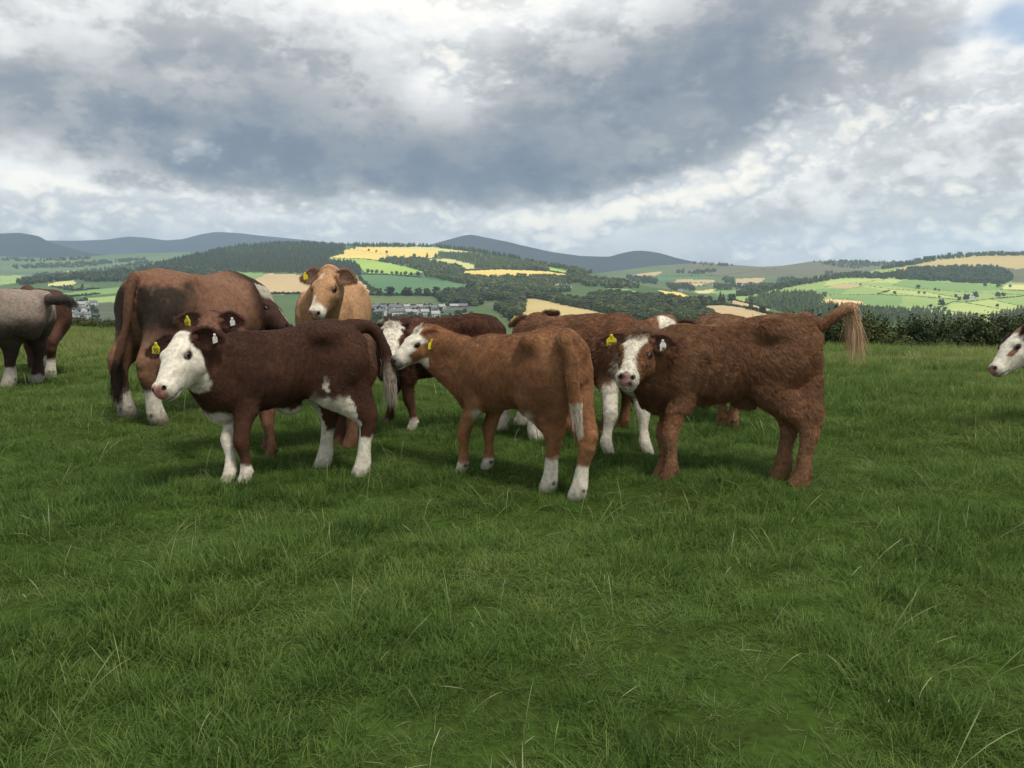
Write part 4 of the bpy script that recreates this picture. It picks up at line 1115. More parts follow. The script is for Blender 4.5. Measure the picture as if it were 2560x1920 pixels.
        F.chain([n0, n1, mid, back], [(.215 * ns, .13 * ns * W), (.19 * ns, .118 * ns * W), (.155 * ns, .095 * ns * W), (.112 * ns, .085 * ns)], fw + .2 * np.array([1, 0, 0]), k=.05, sub=3)
        thr = hp(.20, 0, -.36)
        F.chain([[.44 * Ls, 0, .55], (np.array([.50 * Ls, 0, .60]) * .5 + thr * .5) + np.array([0, 0, -.03]), thr], [.075, .05, .05], fw, k=.08, sub=3)
        F.chain([[.26 * Ls, 0, .865], (np.array([.42 * Ls, 0, .80]) * .5 + hp(.0, 0, -.14) * .5), hp(.0, 0, -.17)], [.06, .055, .05], fw, k=.06, sub=3)
        # ---- legs
        for q, sg in (('FL', 1), ('FR', -1)):
            f = feet[q]; gz = f[2]
            S = np.array([.36 * Ls, sg * .115 * W * wk, .74]); E = np.array([.285 * Ls, sg * .125 * W * wk, .545])
            K = np.array([f[0] * .72 + E[0] * .28 + .012, f[1] * .72 + E[1] * .28, .295 + gz * .5])
            Tt = np.array([f[0] - .022, f[1], .088 + gz])
            M1 = E * .5 + K * .5 + np.array([.006, 0, 0])
            C1 = K * .5 + Tt * .5 + np.array([-.004, 0, 0])
            F.chain([S, E, M1, K, C1, Tt, f + np.array([.0, 0, .035]), f + np.array([.010, 0, .005])],
                    [(.125, .06), (.095 * LG, .062 * LG), (.060 * LG, .050 * LG), (.049 * LG, .046 * LG), (.030 * LG, .029 * LG), (.041 * LG, .039 * LG), (.036 * LG, .036 * LG), (.038 * LG, .036 * LG)], [1, 0, 0], k=.022, sub=3)
            F.ellip(K + np.array([.012, 0, 0]), [.04 * LG, .043 * LG, .05], k=.02)
            F.ellip(Tt + np.array([-.035 * LG, 0, -.005]), [.016, .024, .018], k=.015)
            s.dew += [Tt + np.array([-.047 * LG, q_ * .016, -.008]) for q_ in (-1, 1)]
        for q, sg in (('HL', 1), ('HR', -1)):
            f = feet[q]; gz = f[2]
            hipx = -.40 * Ls
            S = np.array([hipx, sg * .115 * W * wk, .78]); St = np.array([-.315 * Ls + .15 * (f[0] + .44 * Ls), sg * .13 * W * wk, .605])
            Hk = np.array([f[0] - .062, f[1] * .85 + sg * .115 * .15, .385 + gz * .5])
            Tt = np.array([f[0] - .024, f[1], .092 + gz])
            G = St * .48 + Hk * .52 + np.array([.005, 0, .0])
            C1 = Hk * .5 + Tt * .5 + np.array([.004, 0, 0])
            F.chain([S, St, G, Hk, C1, Tt, f + np.array([.0, 0, .035]), f + np.array([.012, 0, .005])],
                    [(.16, .085), (.100, .068), (.076 * LG, .054 * LG), (.055 * LG, .042 * LG), (.033 * LG, .031 * LG), (.044 * LG, .040 * LG), (.037 * LG, .037 * LG), (.039 * LG, .037 * LG)], [1, 0, -.1], k=.045, sub=3)
            # back of the thigh down to the hock, and the point of the hock
            F.chain([[-.555 * Ls, sg * .09 * W * wk, .66], (np.array([-.53 * Ls, sg * .095 * W, .54]) * .5 + (Hk + np.array([-.01, 0, .13])) * .5), Hk + np.array([-.028, 0, .035])],
                    [(.07, .06), (.05, .038), (.026, .026)], [1, 0, 0], k=.05, sub=3)
            F.ellip(Hk + np.array([-.040, 0, .035]), [.024 * LG, .025 * LG, .042], k=.02)
            F.ellip(Tt + np.array([-.037 * LG, 0, -.005]), [.016, .024, .018], k=.015)
            s.dew += [Tt + np.array([-.049 * LG, q_ * .016, -.008]) for q_ in (-1, 1)]
        # ---- head loft: stations along the face, half width, top, bottom
        hw_ = s.headw
        ht = np.array([-.10, -.02, .08, .20, .32, .44, .56, .68, .80, .90, .98, 1.03])
        hwid = np.array([.08, .15, .205, .237, .245, .228, .190, .158, .142, .138, .115, .05]) * hw_
        htop = np.array([-.12, -.02, .045, .065, .06, .04, .015, -.02, -.05, -.075, -.125, -.21])
        hbot = np.array([-.30, -.40, -.49, -.545, -.56, -.54, -.50, -.45, -.415, -.395, -.365, -.28])
        cor = np.array([hp(a, b, c) for a in (-.2, 1.15) for b in (-.35, .35) for c in (-.62, .16)])
        sl, P = F.sub(cor.min(0), cor.max(0))
        q = ((P - poll) @ s.hM) / Lh
        tt = np.clip(q[..., 0], ht[0], ht[-1])
        tp, bt, ww = np.interp(tt, ht, htop), np.interp(tt, ht, hbot), np.interp(tt, ht, hwid)
        zc = (tp + bt) / 2; hh = (tp - bt) / 2
        sz = (q[..., 2] - zc) / hh
        wz = ww * (1 - .30 * np.clip(-sz, 0, 1.2) ** 1.3) * (1 - .06 * np.clip(sz, 0, 1.2))
        e = 2.5
        rho = ((np.abs(q[..., 1]) / np.maximum(wz, .02)) ** e + np.abs(sz) ** e) ** (1 / e)
        d = (rho - 1) * np.minimum(ww, hh) * .9
        dx = np.abs(q[..., 0] - tt)
        d = np.where(dx > 0, np.sqrt(np.maximum(d, 0) ** 2 + dx ** 2), d) * Lh
        F.union(sl, d.astype(np.float32), .02)
        HM = s.hM
        el = lambda t, y, w, r, k=.02, cut=False: F.ellip(hp(t, y, w), np.array(r) * Lh, HM, k, cut)
        for sg in (1, -1):
            el(.34, sg * .185 * hw_, -.035, [.10, .06, .055], .02)        # brow
            el(.30, sg * .17 * hw_, -.30, [.17, .07, .16], .03)      # cheek
            el(.50, sg * .15 * hw_, -.16, [.12, .05, .05], .03)     # cheek bone
            el(.925, sg * .080, -.155, [.075, .062, .070], .02)   # nostril wing
            el(.06, sg * .17 * hw_, -.06, [.08, .08, .07], .02)       # ear root
        el(.02, 0, .005, [.10, .12, .06], .03)                 # poll
        el(.91, 0, -.225, [.105, .138, .105], .03)              # muzzle pad
        el(.86, 0, -.36, [.09, .10, .05], .015)             # chin
        for sg in (1, -1):
            el(.975, sg * .098, -.140, [.05, .024, .026], .008, True)
            el(.385, sg * .255 * hw_, -.105, [.055, .035, .04], .012, True)   # eye socket
        # ---- tail
        if tailpts is not None:
            r = s.tail_r
            n = len(tailpts)
            rad = [np.interp(i / (n - 1), [0, .35, 1], r) for i in range(n)]
            rad[0] = r[0] * 1.5
            s.tailcurve = F.chain(tailpts, rad, [0, 1, 0], k=.035, sub=4)
        V, Q = F.mesh()
        return V, Q
    # ------- finished animal
    def make(s, coat, mat_body, mat_fur):
        H = s.H
        V, Q = s.build()
        nrm, fn = vert_normals(V, Q)
        hd = ((V - s.hO) @ s.hM) / s.Lh
        root = bpy.data.objects.new(s.name, None); COL.objects.link(root)
        root.location = s.org + np.array([0, 0, -.02]); root.rotation_euler = (0, 0, s.yaw)
        root.empty_display_size = .2
        tag(root, s.label, s.cat, s.group)
        s.root = root
        # folds of hide, rib and muscle relief
        bodym = 1 - smoothstep(-.15, .05, hd[:, 0]) * (np.abs(hd[:, 1]) < .4)
        rel = fbm(V, .16, s.seed + 90, 3) * .0075 + fbm(V * np.array([1, 1, .35]), .045, s.seed + 95, 2) * .0035
        neck = smoothstep(.30, .42, V[:, 0]) * bodym
        rel = rel + neck * .0028 * np.sin((V[:, 0] * 1.0 + V[:, 2] * .3) * 78 + 7 * fbm(V, .12, s.seed, 2)) * smoothstep(-.3, .5, fbm(V, .2, s.seed + 7, 2))
        ribs = smoothstep(-.25, -.15, V[:, 0]) * smoothstep(.28, .18, V[:, 0]) * smoothstep(.5, .58, V[:, 2]) * smoothstep(.9, .82, V[:, 2])
        rel = rel + ribs * .0025 * np.sin(V[:, 0] * 115 + V[:, 2] * 25)
        V = V + nrm * (rel * bodym * smoothstep(.1, .4, V[:, 2]))[:, None]
        nrm, fn = vert_normals(V, Q)
        C, ln = coat(s, V, hd, nrm)
        for dw in s.dew:
            q_ = np.linalg.norm(V - dw, axis=1)
            C = mixc(C, smoothstep(.019, .010, q_) * .9, DARK * 2.5)
        s.C = C
        me = mesh_np("body", V * H, Q)
        set_col(me, C)
        body = link("body", me, root, mat=mat_body)
        # ---- fur as hair strands
        if s.hairs:
            s.fur(root, V, Q, nrm, C, ln, hd, mat_fur)
        s.eyes(root); s.make_ears(root, coat, mat_body, mat_fur); s.hooves(root)
        if s.tuft: s.tail_tuft(root, mat_fur)
        return root
    def strands(s, name, parent, P0, P1, P2, rad, C, mat):
        n = len(P0)
        cu = bpy.data.hair_curves.new(name)
        cu.add_curves([3] * n)
        pos = np.stack([P0, P1, P2], 1).astype(np.float32) * s.H
        cu.attributes["position"].data.foreach_set("vector", np.ascontiguousarray(pos).ravel())
        ra = cu.attributes.get("radius") or cu.attributes.new("radius", 'FLOAT', 'POINT')
        rr = np.tile(np.array([1.0, .8, .25]), (n, 1)) * np.asarray(rad).reshape(-1, 1) * np.ones((n, 1))
        ra.data.foreach_set("value", rr.astype(np.float32).ravel())
        ca = cu.attributes.new("col", 'FLOAT_COLOR', 'CURVE')
        ca.data.foreach_set("color", np.concatenate([C, np.ones((n, 1))], 1).astype(np.float32).ravel())
        cu.materials.append(mat)
        o = bpy.data.objects.new(name, cu); COL.objects.link(o); o.parent = parent
        return o
    def fur(s, root, V, Q, nrm, C, ln, hd, mat):
        A = np.linalg.norm(np.cross(V[Q[:, 2]] - V[Q[:, 0]], V[Q[:, 3]] - V[Q[:, 1]]), axis=1) * .5
        lf = ln[Q].mean(1)
        wgt = A * np.clip(lf, 0, 1.2) * (V[Q[:, 0], 2] > .02)
        n = s.hairs
        f = rng.choice(len(Q), n, p=wgt / wgt.sum())
        a, b = rng.random(n), rng.random(n)
        q = Q[f]
        w = np.stack([(1 - a) * (1 - b), a * (1 - b), a * b, (1 - a) * b], 1)
        P = (V[q] * w[..., None]).sum(1); nn = (nrm[q] * w[..., None]).sum(1); cc = C[q[:, 0]]
        L = (ln[q] * w).sum(1)
        hq = (hd[q] * w[..., None]).sum(1)
        nn /= np.linalg.norm(nn, axis=1, keepdims=True) + 1e-9
        flow = np.tile(np.array([-1.0, 0, -.75]), (n, 1))
        ishead = (hq[:, 0] > .0) & (np.abs(hq[:, 1]) < .4) & (hq[:, 2] > -.6) & (hq[:, 2] < .2) & (hq[:, 0] < 1.2)
        flow[ishead] = -s.hM[:, 0] * .4 + s.hM[:, 2] * .0 + np.array([0, 0, -.25])
        legm = P[:, 2] < .5
        flow[legm & ~ishead] = [-.15, 0, -1]
        jit = np.stack([vnoise(P, .05, k) for k in (1, 2, 3)], 1) * 1.0 + np.stack([vnoise(P, .016, k + 9) for k in (1, 2, 3)], 1) * .7 + rng.normal(0, .35, (n, 3))
        flow = flow + jit * s.mess * 1.4
        flow -= nn * (flow * nn).sum(1, keepdims=True)
        flow /= np.linalg.norm(flow, axis=1, keepdims=True) + 1e-6
        ll = s.hairlen / s.H * L * rng.uniform(.6, 1.25, n)
        lift = .35 + .35 * s.mess
        d1 = flow + nn * lift; d1 /= np.linalg.norm(d1, axis=1, keepdims=True)
        d2 = flow + nn * lift * .35 + np.array([0, 0, -.3]); d2 /= np.linalg.norm(d2, axis=1, keepdims=True)
        P1 = P + d1 * (ll * .5)[:, None]; P2 = P1 + d2 * (ll * .5)[:, None]
        tint = (rng.uniform(1 - .4 * s.tvar, 1 + .45 * s.tvar, n) * (1 + s.tvar * (.25 + .35 * s.mess) * vnoise(P, .024, 5) + .22 * vnoise(P, .07, 6)))[:, None]
        s.strands("fur_coat", root, P - nn * .002, P1, P2, rng.uniform(.5, 1.0, n) * (.0010 + .0006 * s.mess), np.clip(cc * tint, 0, .9), mat)
    def eyes(s, root):
        Lh = s.Lh * s.H
        for sg in (1, -1):
            g = np.linspace(0, math.pi, 9); a = np.linspace(0, 2 * math.pi, 13)[:-1]
            V = np.array([[math.cos(x), math.sin(x) * math.cos(y), math.sin(x) * math.sin(y)] for x in g for y in a]) * .048 * Lh
            Fq = [[i * 12 + j, (i + 1) * 12 + j, (i + 1) * 12 + (j + 1) % 12, i * 12 + (j + 1) % 12] for i in range(8) for j in range(12)]
            M = s.hM
            V = V @ M.T + s.hp(.385, sg * (.205 * s.headw + .012), -.10) * s.H
            o = link("eye", mesh_np("eye", V, Fq), root, mat=MAT['eye'])
            # upper lid, a thin curved rim with lashes
            th = np.linspace(-.15, math.pi + .15, 13)
            rim = []
            for (rr, oo) in ((.047, .018), (.058, .010), (.066, -.012)):
                for t in th:
                    rim.append([-math.cos(t) * rr * 1.15, sg * oo, math.sin(t) * rr * .80])
            rim = np.array(rim) * Lh @ M.T + s.hp(.385, sg * (.205 * s.headw + .020), -.10) * s.H
            Fr = [[i * 13 + j, i * 13 + j + 1, (i + 1) * 13 + j + 1, (i + 1) * 13 + j] for i in range(2) for j in range(12)]
            me = mesh_np("eyelid", rim, Fr)
            set_col(me, np.tile(np.array(s.lidcol), (len(rim), 1)))
            link("eyelid", me, o, mat=MAT['skin'])
    def make_ears(s, root, coat, mat_body, mat_fur):
        H = s.H; Lh = s.Lh
        s.earobj = {}
        for sg, nm in ((1, 'L'), (-1, 'R')):
            sp = dict(dir=(.10, .95, -.12), nor=(.25, -.1, .95), len=.44, wid=.15, cup=.055, droop=.06)
            sp.update(s.ears.get(nm, {}))
            e = np.array(sp['dir'], float); e[1] *= sg; e /= np.linalg.norm(e)
            n_ = np.array(sp['nor'], float); n_[1] *= sg
            n_ -= e * n_.dot(e); n_ /= np.linalg.norm(n_)
            w_ = np.cross(n_, e)
            base = np.array([.07, sg * .19 * s.headw, -.05])
            nu, nv = 11, 9
            V = []; 
            for i in range(nu):
                t = i / (nu - 1)
                prof = (math.sin(math.pi * min(1, (t * .93 + .10)) ** .85)) ** .75 if t < 1 else .12
                wid = sp['wid'] * max(prof, .13)
                for j in range(nv):
                    y = -1 + 2 * j / (nv - 1)
                    # a rolled base and an open cup further out
                    roll = (1 - t) ** 2 * .9
                    p = base + e * (sp['len'] * t) + w_ * (wid * y * (1 - .35 * roll)) + n_ * (sp['cup'] * (y * y) * (.5 + roll) - .02 + .01 * t) - np.array([0, 0, 0])
                    p = p - n_ * sp['droop'] * t * t
                    V.append(p)
            V = np.array(V)
            nV = V.copy()
            Q = [[i * nv + j, i * nv + j + 1, (i + 1) * nv + j + 1, (i + 1) * nv + j] for i in range(nu - 1) for j in range(nv - 1)]
            Vl = s.hO + (V @ s.hM.T) * Lh
            th = .013
            Nn, _ = vert_normals(Vl, np.array(Q))
            n_l = s.hM @ n_
            if (Nn.mean(0)).dot(n_l) < 0: Nn = -Nn; Q = [q[::-1] for q in Q]
            back = Vl - Nn * th
            allV = np.concatenate([Vl, back])
            m = len(Vl)
            QQ = list(Q) + [[x + m for x in q[::-1]] for q in Q]
            rim = [j for j in range(nv)] + [i * nv + nv - 1 for i in range(1, nu)] + [(nu - 1) * nv + j for j in range(nv - 2, -1, -1)] + [i * nv for i in range(nu - 2, 0, -1)]
            for i in range(len(rim)):
                a, b = rim[i], rim[(i + 1) % len(rim)]
                QQ.append([b, a, a + m, b + m])
            QQ = np.array(QQ)
            cf = np.tile(np.array(s.earin), (m, 1)); cb = np.tile(np.array(s.earout), (m, 1))
            me = mesh_np("ear", allV * H, QQ)
            set_col(me, np.concatenate([cf, cb]))
            o = link("ear", me, root, mat=mat_body)
            s.earobj[nm] = o
            s.earframe = getattr(s, 'earframe', {})
            s.earframe[nm] = (base, e, w_, n_, sp)
            if s.hairs:
                k = 900
                rimi = rng.choice(len(rim), k)
                P = Vl[np.array(rim)[rimi]] + rng.normal(0, .006, (k, 3))
                out = P - Vl.mean(0); out /= np.linalg.norm(out, axis=1, keepdims=True)
                inn = rng.integers(0, m, k)
                P2 = Vl[inn] + rng.normal(0, .006, (k, 3)); o2 = np.tile(n_l * .6, (k, 1)) + (s.hM @ e) * .7 + rng.normal(0, .3, (k, 3))
                bk = rng.integers(0, m, k * 2)
                P3 = back[bk] + rng.normal(0, .006, (k * 2, 3)); o3 = np.tile(-n_l * .35, (2 * k, 1)) + (s.hM @ e) * .9 + rng.normal(0, .3, (2 * k, 3))
                P = np.concatenate([P, P2, P3]); D = np.concatenate([out + rng.normal(0, .3, (k, 3)), o2, o3]); D /= np.linalg.norm(D, axis=1, keepdims=True)
                ccol = np.concatenate([np.tile(s.earout, (k, 1)), np.tile(np.array(s.earin) * 1.3, (k, 1)), np.tile(s.earout, (2 * k, 1))]) * rng.uniform(.7, 1.35, (4 * k, 1))
                ll = rng.uniform(.012, .03, 4 * k)[:, None] / H
                s.strands("ear_hair", o, P, P + D * ll * .5, P + D * ll + np.array([0, 0, -.15]) * ll, np.full(4 * k, .0007), np.clip(ccol, 0, .9), mat_fur)
    def hooves(s, root):
        H = s.H
        for q, f in s.footl.items():
            # two cloven claws
            V = []; Fq = []
            for c in (-1, 1):
                b = len(V)
                for (z, rx, ry, ox) in ((.0, .040, .021, .018), (.02, .038, .021, .014), (.045, .030, .018, .006)):
                    for i in range(10):
                        a = 2 * math.pi * i / 10
                        V.append([f[0] + ox + math.cos(a) * rx * s.legscale * 1.1, f[1] + c * .024 * s.legscale + math.sin(a) * ry * s.legscale * 1.1, f[2] + z - .012])
                for r in range(2):
                    for i in range(10):
                        Fq.append([b + r * 10 + i, b + r * 10 + (i + 1) % 10, b + (r + 1) * 10 + (i + 1) % 10, b + (r + 1) * 10 + i])
            me = mesh_np("hoof", np.array(V) * H, Fq)
            link("hoof", me, root, mat=MAT['hoof'])
    def tail_tuft(s, root, mat):
        """long hair hanging from the end of the tail"""
        tc = s.tailcurve; sp = s.tuft
        n = sp['n']
        L = len(tc)
        t0 = sp.get('start', .6)
        t = t0 + (1 - t0) * rng.random(n) ** sp.get('pow', .7)
        fi = t * (L - 1); i = np.minimum(fi.astype(int), L - 2); fr = (fi - i)[:, None]
        P = tc[i] * (1 - fr) + tc[i + 1] * fr
        dv = tc[i + 1] - tc[i]; dv /= np.linalg.norm(dv, axis=1, keepdims=True) + 1e-9
        P = P + rng.normal(0, sp.get('spread', .012), (n, 3))
        clump = np.stack([vnoise(P * np.array([1, 1, .3]), .02, k + 31) for k in (1, 2, 3)], 1)
        D = dv * sp.get('along', .8) + np.array([0, 0, -1]) * sp.get('down', .6) + clump * sp.get('clump', .25) + rng.normal(0, .07, (n, 3))
        D /= np.linalg.norm(D, axis=1, keepdims=True)
        ll = (sp['len'] * rng.uniform(.2, 1.1, n))[:, None]
        P1 = P + D * ll * .5
        P2 = P1 + (D * .6 + np.array([0, 0, -.5]) + clump * .2) * ll * .5
        c = np.tile(np.array(sp['col']), (n, 1)) * rng.uniform(.55, 1.4, (n, 1))
        if 'col2' in sp:
            m = rng.random(n) < smoothstep(sp['c2'][0], sp['c2'][1], t)
            c[m] = np.array(sp['col2']) * rng.uniform(.6, 1.3, (m.sum(), 1))
        s.strands("tail_tuft", root, P, P1, P2, np.full(n, sp.get('rad', .0011)), np.clip(c, 0, .9), mat)

# ------------------------------------------------------------------ cattle: coats
def cattle_mats():
    m, nt, b, out = node_mat("coat")
    at_ = N(nt, "ShaderNodeAttribute", attribute_name="col")
    tc = N(nt, "ShaderNodeTexCoord")
    n1 = N(nt, "ShaderNodeTexNoise"); n1.inputs["Scale"].default_value = 34; n1.inputs["Detail"].default_value = 5
    n2 = N(nt, "ShaderNodeTexNoise"); n2.inputs["Scale"].default_value = 160; n2.inputs["Detail"].default_value = 3
    mr = N(nt, "ShaderNodeMapRange"); mr.inputs[1].default_value = .3; mr.inputs[2].default_value = .7; mr.inputs[3].default_value = .72; mr.inputs[4].default_value = 1.22
    mx = N(nt, "ShaderNodeMix", data_type='RGBA', blend_type='MULTIPLY'); mx.inputs[0].default_value = 1
    L = nt.links.new
    L(tc.outputs["Object"], n1.inputs["Vector"]); L(tc.outputs["Object"], n2.inputs["Vector"])
    L(n1.outputs[0], mr.inputs[0]); L(at_.outputs["Color"], mx.inputs[6]); L(mr.outputs[0], mx.inputs[7])
    L(mx.outputs[2], b.inputs["Base Color"])
    bp = N(nt, "ShaderNodeBump"); bp.inputs["Strength"].default_value = .35; bp.inputs["Distance"].default_value = .008
    L(n2.outputs[0], bp.inputs["Height"]); L(bp.outputs[0], b.inputs["Normal"])
    b.inputs["Roughness"].default_value = .75
    b.inputs["Specular IOR Level"].default_value = .12
    MAT['coat'] = m
    m, nt, b, out = node_mat("fur")
    at_ = N(nt, "ShaderNodeAttribute", attribute_name="col")
    nt.links.new(at_.outputs["Color"], b.inputs["Base Color"])
    b.inputs["Roughness"].default_value = .40; b.inputs["Specular IOR Level"].default_value = .20
    MAT['fur'] = m
    m, nt, b, out = node_mat("eye")
    b.inputs["Base Color"].default_value = (.010, .007, .006, 1); b.inputs["Roughness"].default_value = .16; b.inputs["Specular IOR Level"].default_value = .25
    MAT['eye'] = m
    m, nt, b, out = node_mat("skin")
    at_ = N(nt, "ShaderNodeAttribute", attribute_name="col")
    nt.links.new(at_.outputs["Color"], b.inputs["Base Color"])
    b.inputs["Roughness"].default_value = .5
    MAT['skin'] = m
    m, nt, b, out = node_mat("hoof")
    n1 = N(nt, "ShaderNodeTexNoise"); n1.inputs["Scale"].default_value = 40
    rp = N(nt, "ShaderNodeValToRGB"); rp.color_ramp.elements[0].color = (.03, .022, .016, 1); rp.color_ramp.elements[1].color = (.12, .09, .06, 1)
    nt.links.new(n1.outputs[0], rp.inputs[0]); nt.links.new(rp.outputs[0], b.inputs["Base Color"])
    b.inputs["Roughness"].default_value = .6
    MAT['hoof'] = m
    for nm, c in (("tag_yellow", (.80, .68, .02)), ("tag_white", (.72, .70, .66)), ("tag_ink", (.02, .02, .02))):
        m, nt, b, out = node_mat(nm)
        n1 = N(nt, "ShaderNodeTexNoise"); n1.inputs["Scale"].default_value = 25
        rp = N(nt, "ShaderNodeValToRGB")
        rp.color_ramp.elements[0].color = (c[0] * .75, c[1] * .75, c[2] * .75, 1); rp.color_ramp.elements[1].color = (*c, 1)
        nt.links.new(n1.outputs[0], rp.inputs[0]); nt.links.new(rp.outputs[0], b.inputs["Base Color"])
        b.inputs["Roughness"].default_value = .4
        MAT[nm] = m

cattle_mats()

WHITE = np.array([.66, .61, .50])
PINK = np.array([.50, .23, .18])
DARK = np.array([.018, .013, .010])

def headmask(hd):
    return (hd[:, 0] > -.08) & (hd[:, 0] < 1.2) & (np.abs(hd[:, 1]) < .42) & (hd[:, 2] > -.62) & (hd[:, 2] < .25)

def footinfo(s, V):
    nm = ['FL', 'FR', 'HL', 'HR']
    D = np.stack([np.hypot(V[:, 0] - s.footl[q][0], V[:, 1] - s.footl[q][1]) for q in nm], 1)
    return D.argmin(1), D.min(1)

def mixc(C, w, col):
    w = np.clip(w, 0, 1)[:, None]
    return C * (1 - w) + np.asarray(col) * w

def taildist(s, V):
    if s.tailpts is None: return np.full(len(V), 9.0), np.zeros(len(V))
    tc = s.tailcurve
    m = V[:, 0] < -.45 * s.length
    d = np.full(len(V), 9.0); t = np.zeros(len(V))
    if m.any():
        q = V[m][:, None, :] - tc[None]
        dd = np.linalg.norm(q, axis=2)
        d[m] = dd.min(1); t[m] = dd.argmin(1) / (len(tc) - 1)
    return d, t

def coat_base(s, V, hd, nrm, base, alt=None, amt=.5):
    n = len(V)
    C = np.tile(np.array(base, float), (n, 1))
    big = fbm(V, .22, s.seed, 3); sm = fbm(V, .05, s.seed + 5, 3)
    C *= (1 + .16 * big + .18 * sm)[:, None]
    if alt is not None:
        C = mixc(C, smoothstep(-.1, .6, big) * amt, alt)
    ln = np.full(n, 1.0)
    hm = headmask(hd)
    ln = np.where(hm, .45, ln)
    ln = np.where(V[:, 2] < .45, .42, ln)
    ln = np.where(V[:, 2] < .12, .35, ln)
    return C, ln, hm

def socks(s, C, V, spec, col=WHITE, dirt=.35):
    """white lower legs; spec = {foot: height}"""
    fi, fd = footinfo(s, V)
    nz = fbm(V, .05, s.seed + 40, 3)
    for i, q in enumerate(['FL', 'FR', 'HL', 'HR']):
        h = spec.get(q)
        if h is None: continue
        zz = V[:, 2] - s.footl[q][2]
        w = (fi == i) * (fd < .17) * smoothstep(h + .02, h - .02, zz + nz * .035)
        C = mixc(C, w, col)
        dw = (fi == i) * (fd < .17) * np.maximum(smoothstep(.12, .02, zz + .04 * nz), .8 * smoothstep(.25, .6, nz)) * dirt
        C = mixc(C, dw, [.10, .085, .05])
    return C

def finish_head(s, C, ln, hd, hm, nose=PINK, nosedark=.4, lid=None, mouth=True):
    t, y, v = hd[:, 0], hd[:, 1], hd[:, 2]
    nz = vnoise(hd, .07, s.seed + 70)
    # bare nose pad
    w = hm * smoothstep(.91, .955, t + .03 * nz - .35 * np.abs(y)) * smoothstep(-.30, -.26, v + .02 * nz) * smoothstep(.115, .085, np.abs(y) + .02 * nz)
    C = mixc(C, w, nose)
    C = mixc(C, w * smoothstep(-.1, .35, nz + .6 * smoothstep(-.20, -.10, v) - .2) * nosedark, DARK * 3)
    ln = np.where(w > .5, 0.0, ln)
    for sg in (1, -1):
        dn = np.sqrt(((t - .975) / .06) ** 2 + ((y - sg * .098) / .032) ** 2 + ((v + .140) / .032) ** 2)
        C = mixc(C, hm * smoothstep(1.25, .9, dn), DARK)
        de = np.sqrt(((t - .385) / .085) ** 2 + ((v + .105) / .06) ** 2)
        we = hm * (y * sg > .10) * smoothstep(1.15, .75, de + .15 * nz)
        C = mixc(C, we, s.lidcol); ln = np.where(we > .3, ln * .2, ln)
    if mouth:
        vm = -.325 - .035 * smoothstep(.95, .70, t)
        w = hm * (t > .74) * (t < 1.03) * smoothstep(.020, .008, np.abs(v - vm))
        C = mixc(C, w * .85, DARK * 1.5)
    return C, ln

def poll_tuft(s, ln, hd, hm, k=2.2, rad=.18):
    d = np.sqrt(((hd[:, 0] - .02) / rad) ** 2 + (hd[:, 1] / .17) ** 2 + ((hd[:, 2] - .03) / .16) ** 2)
    return np.where(hm, np.maximum(ln, k * smoothstep(1.1, .5, d)), ln)

